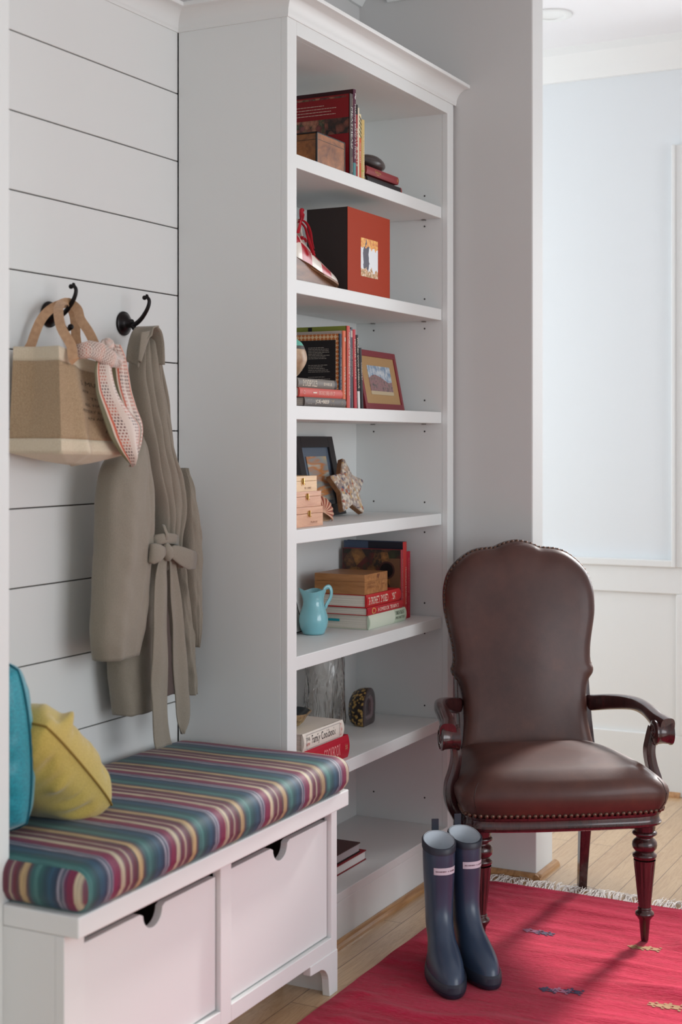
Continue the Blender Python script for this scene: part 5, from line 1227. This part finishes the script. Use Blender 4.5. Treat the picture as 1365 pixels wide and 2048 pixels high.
# arms with scrolled ends
for s in (-1, 1):
    path = [(.198, .468, .612), (.225, .45, .618), (.262, .405, .628), (.292, .34, .638), (.308, .27, .644), (.314, .20, .642), (.316, .14, .634), (.318, .095, .624), (.320, .066, .612)]
    pd = densify([p[:2] for p in path], 3)[:-3]; zsn = densify([(p[2], 0) for p in path], 3)[:-3]
    path = [(s * a, b, c_) for (a, b), (c_, _) in zip(pd, zsn)]
    def sec(t):
        w = interp([(0, .015, .0225), (.3, .0205, .021), (.55, .0165, .0175), (.8, .0185, .0185), (1, .0215, .0245)], t); a, b = w
        a *= 1.12; b *= 1.15
        return [(a * (abs(math.cos(q_)) ** .65) * (1 if math.cos(q_) > 0 else -1), b * (abs(math.sin(q_)) ** .7) * (1 if math.sin(q_) > 0 else -1)) for q_ in [2 * PI * i / 20 for i in range(20)]]
    ar = MB(); ar.sweep(path, sec, mahogany); armo = ar.build('armrest', CH, smooth=60)
    sc = MB(); RM = T(s * .320, .066, .597) @ RY(90)
    # scroll: waisted cylinder lying across the arm, grooved spiral ends
    pr = [(.012, -.0285), (.031, -.0285), (.0375, -.026), (.0375, -.021), (.0345, -.017), (.033, 0), (.0345, .017), (.0375, .021), (.0375, .026), (.031, .0285), (.012, .0285)]
    sc.lathe(pr, mahogany, RM, n=32)
    for e_ in (-1, 1):
        sp_ = [(math.cos(a) * r_, math.sin(a) * r_, e_ * .0288) for a, r_ in [(k * .35, .0315 - k * .0009) for k in range(28)]]
        sc.tube(sp_, .0022, mahogany, RM, n=6, up=(0, 0, 1)); sc.ball((0, 0, e_ * .027), .0065, mahogany, n=10, mat=RM)
    sc.build('scroll', armo, smooth=60)
    pp = MB(); pth = densify([(a, b) for a, b in ((.306, .595), (.296, .56), (.293, .53), (.300, .49), (.312, .45), (.312, .41), (.298, .375), (.272, .352))], 3)[:-3]
    pp.sweep([(s * a, .095 + .01 * math.sin((b - .35) * 9), b) for a, b in pth], lambda t: [(lerp(.012, .017, t) * x, .019 * y) for x, y in ((-1, -1), (-.3, -1.15), (.3, -1.15), (1, -1), (1, 1), (-1, 1))], mahogany, up=(0, 1, 0))
    pp.build('arm_post', CH, bevel=.002, smooth=40)

# ---------------------------------------------------------------- wellington boots
def mk_rubber(name, c, c2, r):
    n = NT(name); n.set(r, spec=.5, coat=.12, coatr=.25); v = n.coords((1, 1, 1)); f = n.noise(v, 6, 3)
    n.col(n.ramp(f, [(.35, c), (.7, c2)])); n.bump(n.noise(v, 90, 3), .05, .001); return n.m
rub = mk_rubber('matt_navy_rubber', (44, 58, 80), (54, 70, 92), .34); rubd = mk_rubber('dark_navy_sole_rubber', (26, 30, 44), (34, 40, 56), .5)
lining = plain('pale_boot_lining', (196, 204, 212), .85, nscale=200, nstr=.2); lab = plain('boot_label_white', (206, 196, 206), .6); labt = plain('boot_label_print', (120, 92, 104), .7)
ST = [  # z, heel, toe, half width rear, half width front
    (0.000, -.070, .228, .034, .047), (.012, -.072, .231, .035, .0495), (.028, -.072, .231, .0355, .050), (.034, -.070, .228, .0345, .0485), (.045, -.069, .225, .034, .0475), (.060, -.068, .214, .034, .046), (.072, -.067, .194, .034, .044), (.084, -.066, .165, .034, .0415), (.096, -.065, .134, .0345, .039), (.110, -.064, .107, .036, .037), (.126, -.063, .085, .037, .0365), (.145, -.061, .070, .037, .037), (.17, -.058, .060, .0375, .038), (.21, -.057, .057, .0395, .040), (.26, -.058, .058, .0425, .0425), (.31, -.0585, .0585, .044, .044), (.352, -.058, .058, .0445, .0445)]
def brow(z, off=0, n=40, tilt=0):
    h, t, wr, wf = interp(ST, z); out = []
    c0 = (h + t) / 2
    for i in range(n):
        a = 2 * PI * i / n; ca, sa = math.cos(a), math.sin(a)
        x = c0 + (t - h + 2 * off) / 2 * ca; k = sstep((x + .02) / .12); w = lerp(wr, wf, k) + off
        e = .85 if ca > 0 else .9
        zz = z + (tilt * (-(ca)) if tilt else 0)
        out.append((x, w * abs(sa) ** e * (1 if sa > 0 else -1), zz))
    return out
def boot(loc, rz, label):
    b = thing('rubber_boot', label, 'boot', loc, rz, 'pair of navy rubber boots')
    tz = lambda z: .010 * sstep((z - .25) / .11)
    m = MB(); zz = [.030 + i * .32 / 48 for i in range(49)]
    m.rings([brow(z, tilt=tz(z)) for z in zz], rub, cap0=False, cap1=False)
    sh_ = m.build('upper', b, smooth=80)
    m = MB(); m.rings([brow(z, o) for z, o in ((0, .001), (.003, .004), (.012, .0045), (.0125, .003), (.0145, .003), (.015, .0045), (.030, .004), (.036, .001))], rubd, cap1=False)
    m.build('sole', b, smooth=35)
    m = MB(); m.rings([brow(.334, .0003, tilt=.0095), brow(.334, .0022, tilt=.0095), brow(.3505, .0024, tilt=.0105), brow(.353, 0, tilt=.0105), brow(.353, -.004, tilt=.0105), brow(.345, -.0042, tilt=.010)], rubd, cap0=False, cap1=False)
    m.build('rim_band', b, smooth=60)
    m = MB(); m.rings([brow(.354, -.0022, tilt=.0105), brow(.352, -.0045, tilt=.0105), brow(.31, -.005, tilt=.008), brow(.26, -.005), brow(.17, -.006)], lining, cap0=False, cap1=True, flip=True)
    m.build('lining', b, smooth=60)
    m = MB(); m.box(-.0625, -.059, -.010, .010, .335, .395, rubd); m.build('pull_tab', b, bevel=.001)
    # white label on the front of the shaft
    m = MB(); z0, z1 = .272, .291
    def lp_(u, v):
        z = lerp(z0, z1, v); row = brow(z, .0009, n=360); a = lerp(-28, 56, u)
        i = int(round(a)) % 360; return row[i][:2] + (z,)
    m.grid(lambda u, v: lp_(1 - u, v), 24, 2, lab)
    rr_ = random.Random(5)
    for k in range(17):
        u0 = .08 + k * .05
        if k in (6, 8): continue
        p = [lp_(1 - a, b_) for a, b_ in ((u0, .41), (u0 + .034, .41), (u0 + .034, .58), (u0, .58))]
        p = [(x + .0004 * (x / .06), y_ * 1.006, z) for x, y_, z in p]
        m.add([(p[i][0] + .0005, p[i][1], p[i][2]) for i in range(4)], [(0, 1, 2, 3)], labt)
    m.build('label', b, smooth=60)
    return b
boot((3.685, 1.573, .0065), 213, 'navy rubber boot standing in front, nearer the bookcase, with a white label')
boot((3.772, 1.532, .0065), 221, 'navy rubber boot standing behind its pair, next to the front chair leg')
LW1, LW2, LW3, WLD, EXPO, SUN = 46, 94, 32, .72, 0.0, 8.0
# ---------------------------------------------------------------- camera and light
A_ = math.radians(26.98)
cam = bpy.data.cameras.new('camera'); co = bpy.data.objects.new('camera', cam); COL.objects.link(co)
co.location = (0, 0, 1.46); co.rotation_euler = (PI / 2, 0, A_ - PI / 2)
cam.sensor_fit = 'VERTICAL'; cam.sensor_height = 36; cam.sensor_width = 24; cam.lens = 2900 / 2048 * 36
cam.shift_y = (881 - 1024) / 2048; cam.clip_start = .05; cam.clip_end = 50
cam.dof.use_dof = True; cam.dof.focus_distance = 4.3; cam.dof.aperture_fstop = 3.2
SC.camera = co
def area(name, loc, rot, sx, sy, power, c=(1, 1, 1)):
    l = bpy.data.lights.new(name, 'AREA'); l.shape = 'RECTANGLE'; l.size = sx; l.size_y = sy; l.energy = power; l.color = c
    o = bpy.data.objects.new(name, l); COL.objects.link(o); o.location = loc; o.rotation_euler = rot; return o
# daylight through the far window (faces -X, tilted down like sky light)
area('window_daylight', (WX + .3, .75, 1.95), (0, R(72), 0), 1.6, 1.25, LW1, (.93, .97, 1))
# added fill lamps for assumed, unseen windows; no window is built for either
area('assumed_side_window_fill', (2.2, -3.5, 1.7), (R(90), 0, 0), 3.4, 2.2, LW2, (.93, .965, 1))  # bare area lamp beside the camera, added as an assumed window's light
area('assumed_hall_fill', (5.3, 3.5, 1.7), (R(-90), 0, R(0)), 1.1, 2.2, LW3, (.95, .98, 1))  # added lamp brightening the far room, from an assumed hidden window
sl_ = bpy.data.lights.new('low_sun', 'SUN'); sl_.energy = SUN; sl_.angle = R(9); sl_.color = (1, .97, .93); so2 = bpy.data.objects.new('low_sun', sl_); COL.objects.link(so2)
so2.rotation_euler = Vector((-.989 * math.cos(R(31)), .114 * math.cos(R(31)), -math.sin(R(31)))).to_track_quat('-Z', 'Y').to_euler()
w = bpy.data.worlds.new('daylight'); SC.world = w; w.use_nodes = True
w.node_tree.nodes['Background'].inputs[0].default_value = (.86, .93, 1, 1); w.node_tree.nodes['Background'].inputs[1].default_value = WLD
vs_ = SC.view_settings; vs_.view_transform = 'Standard'; vs_.look = 'None'; vs_.exposure = EXPO; vs_.gamma = 1; vs_.use_curve_mapping = False
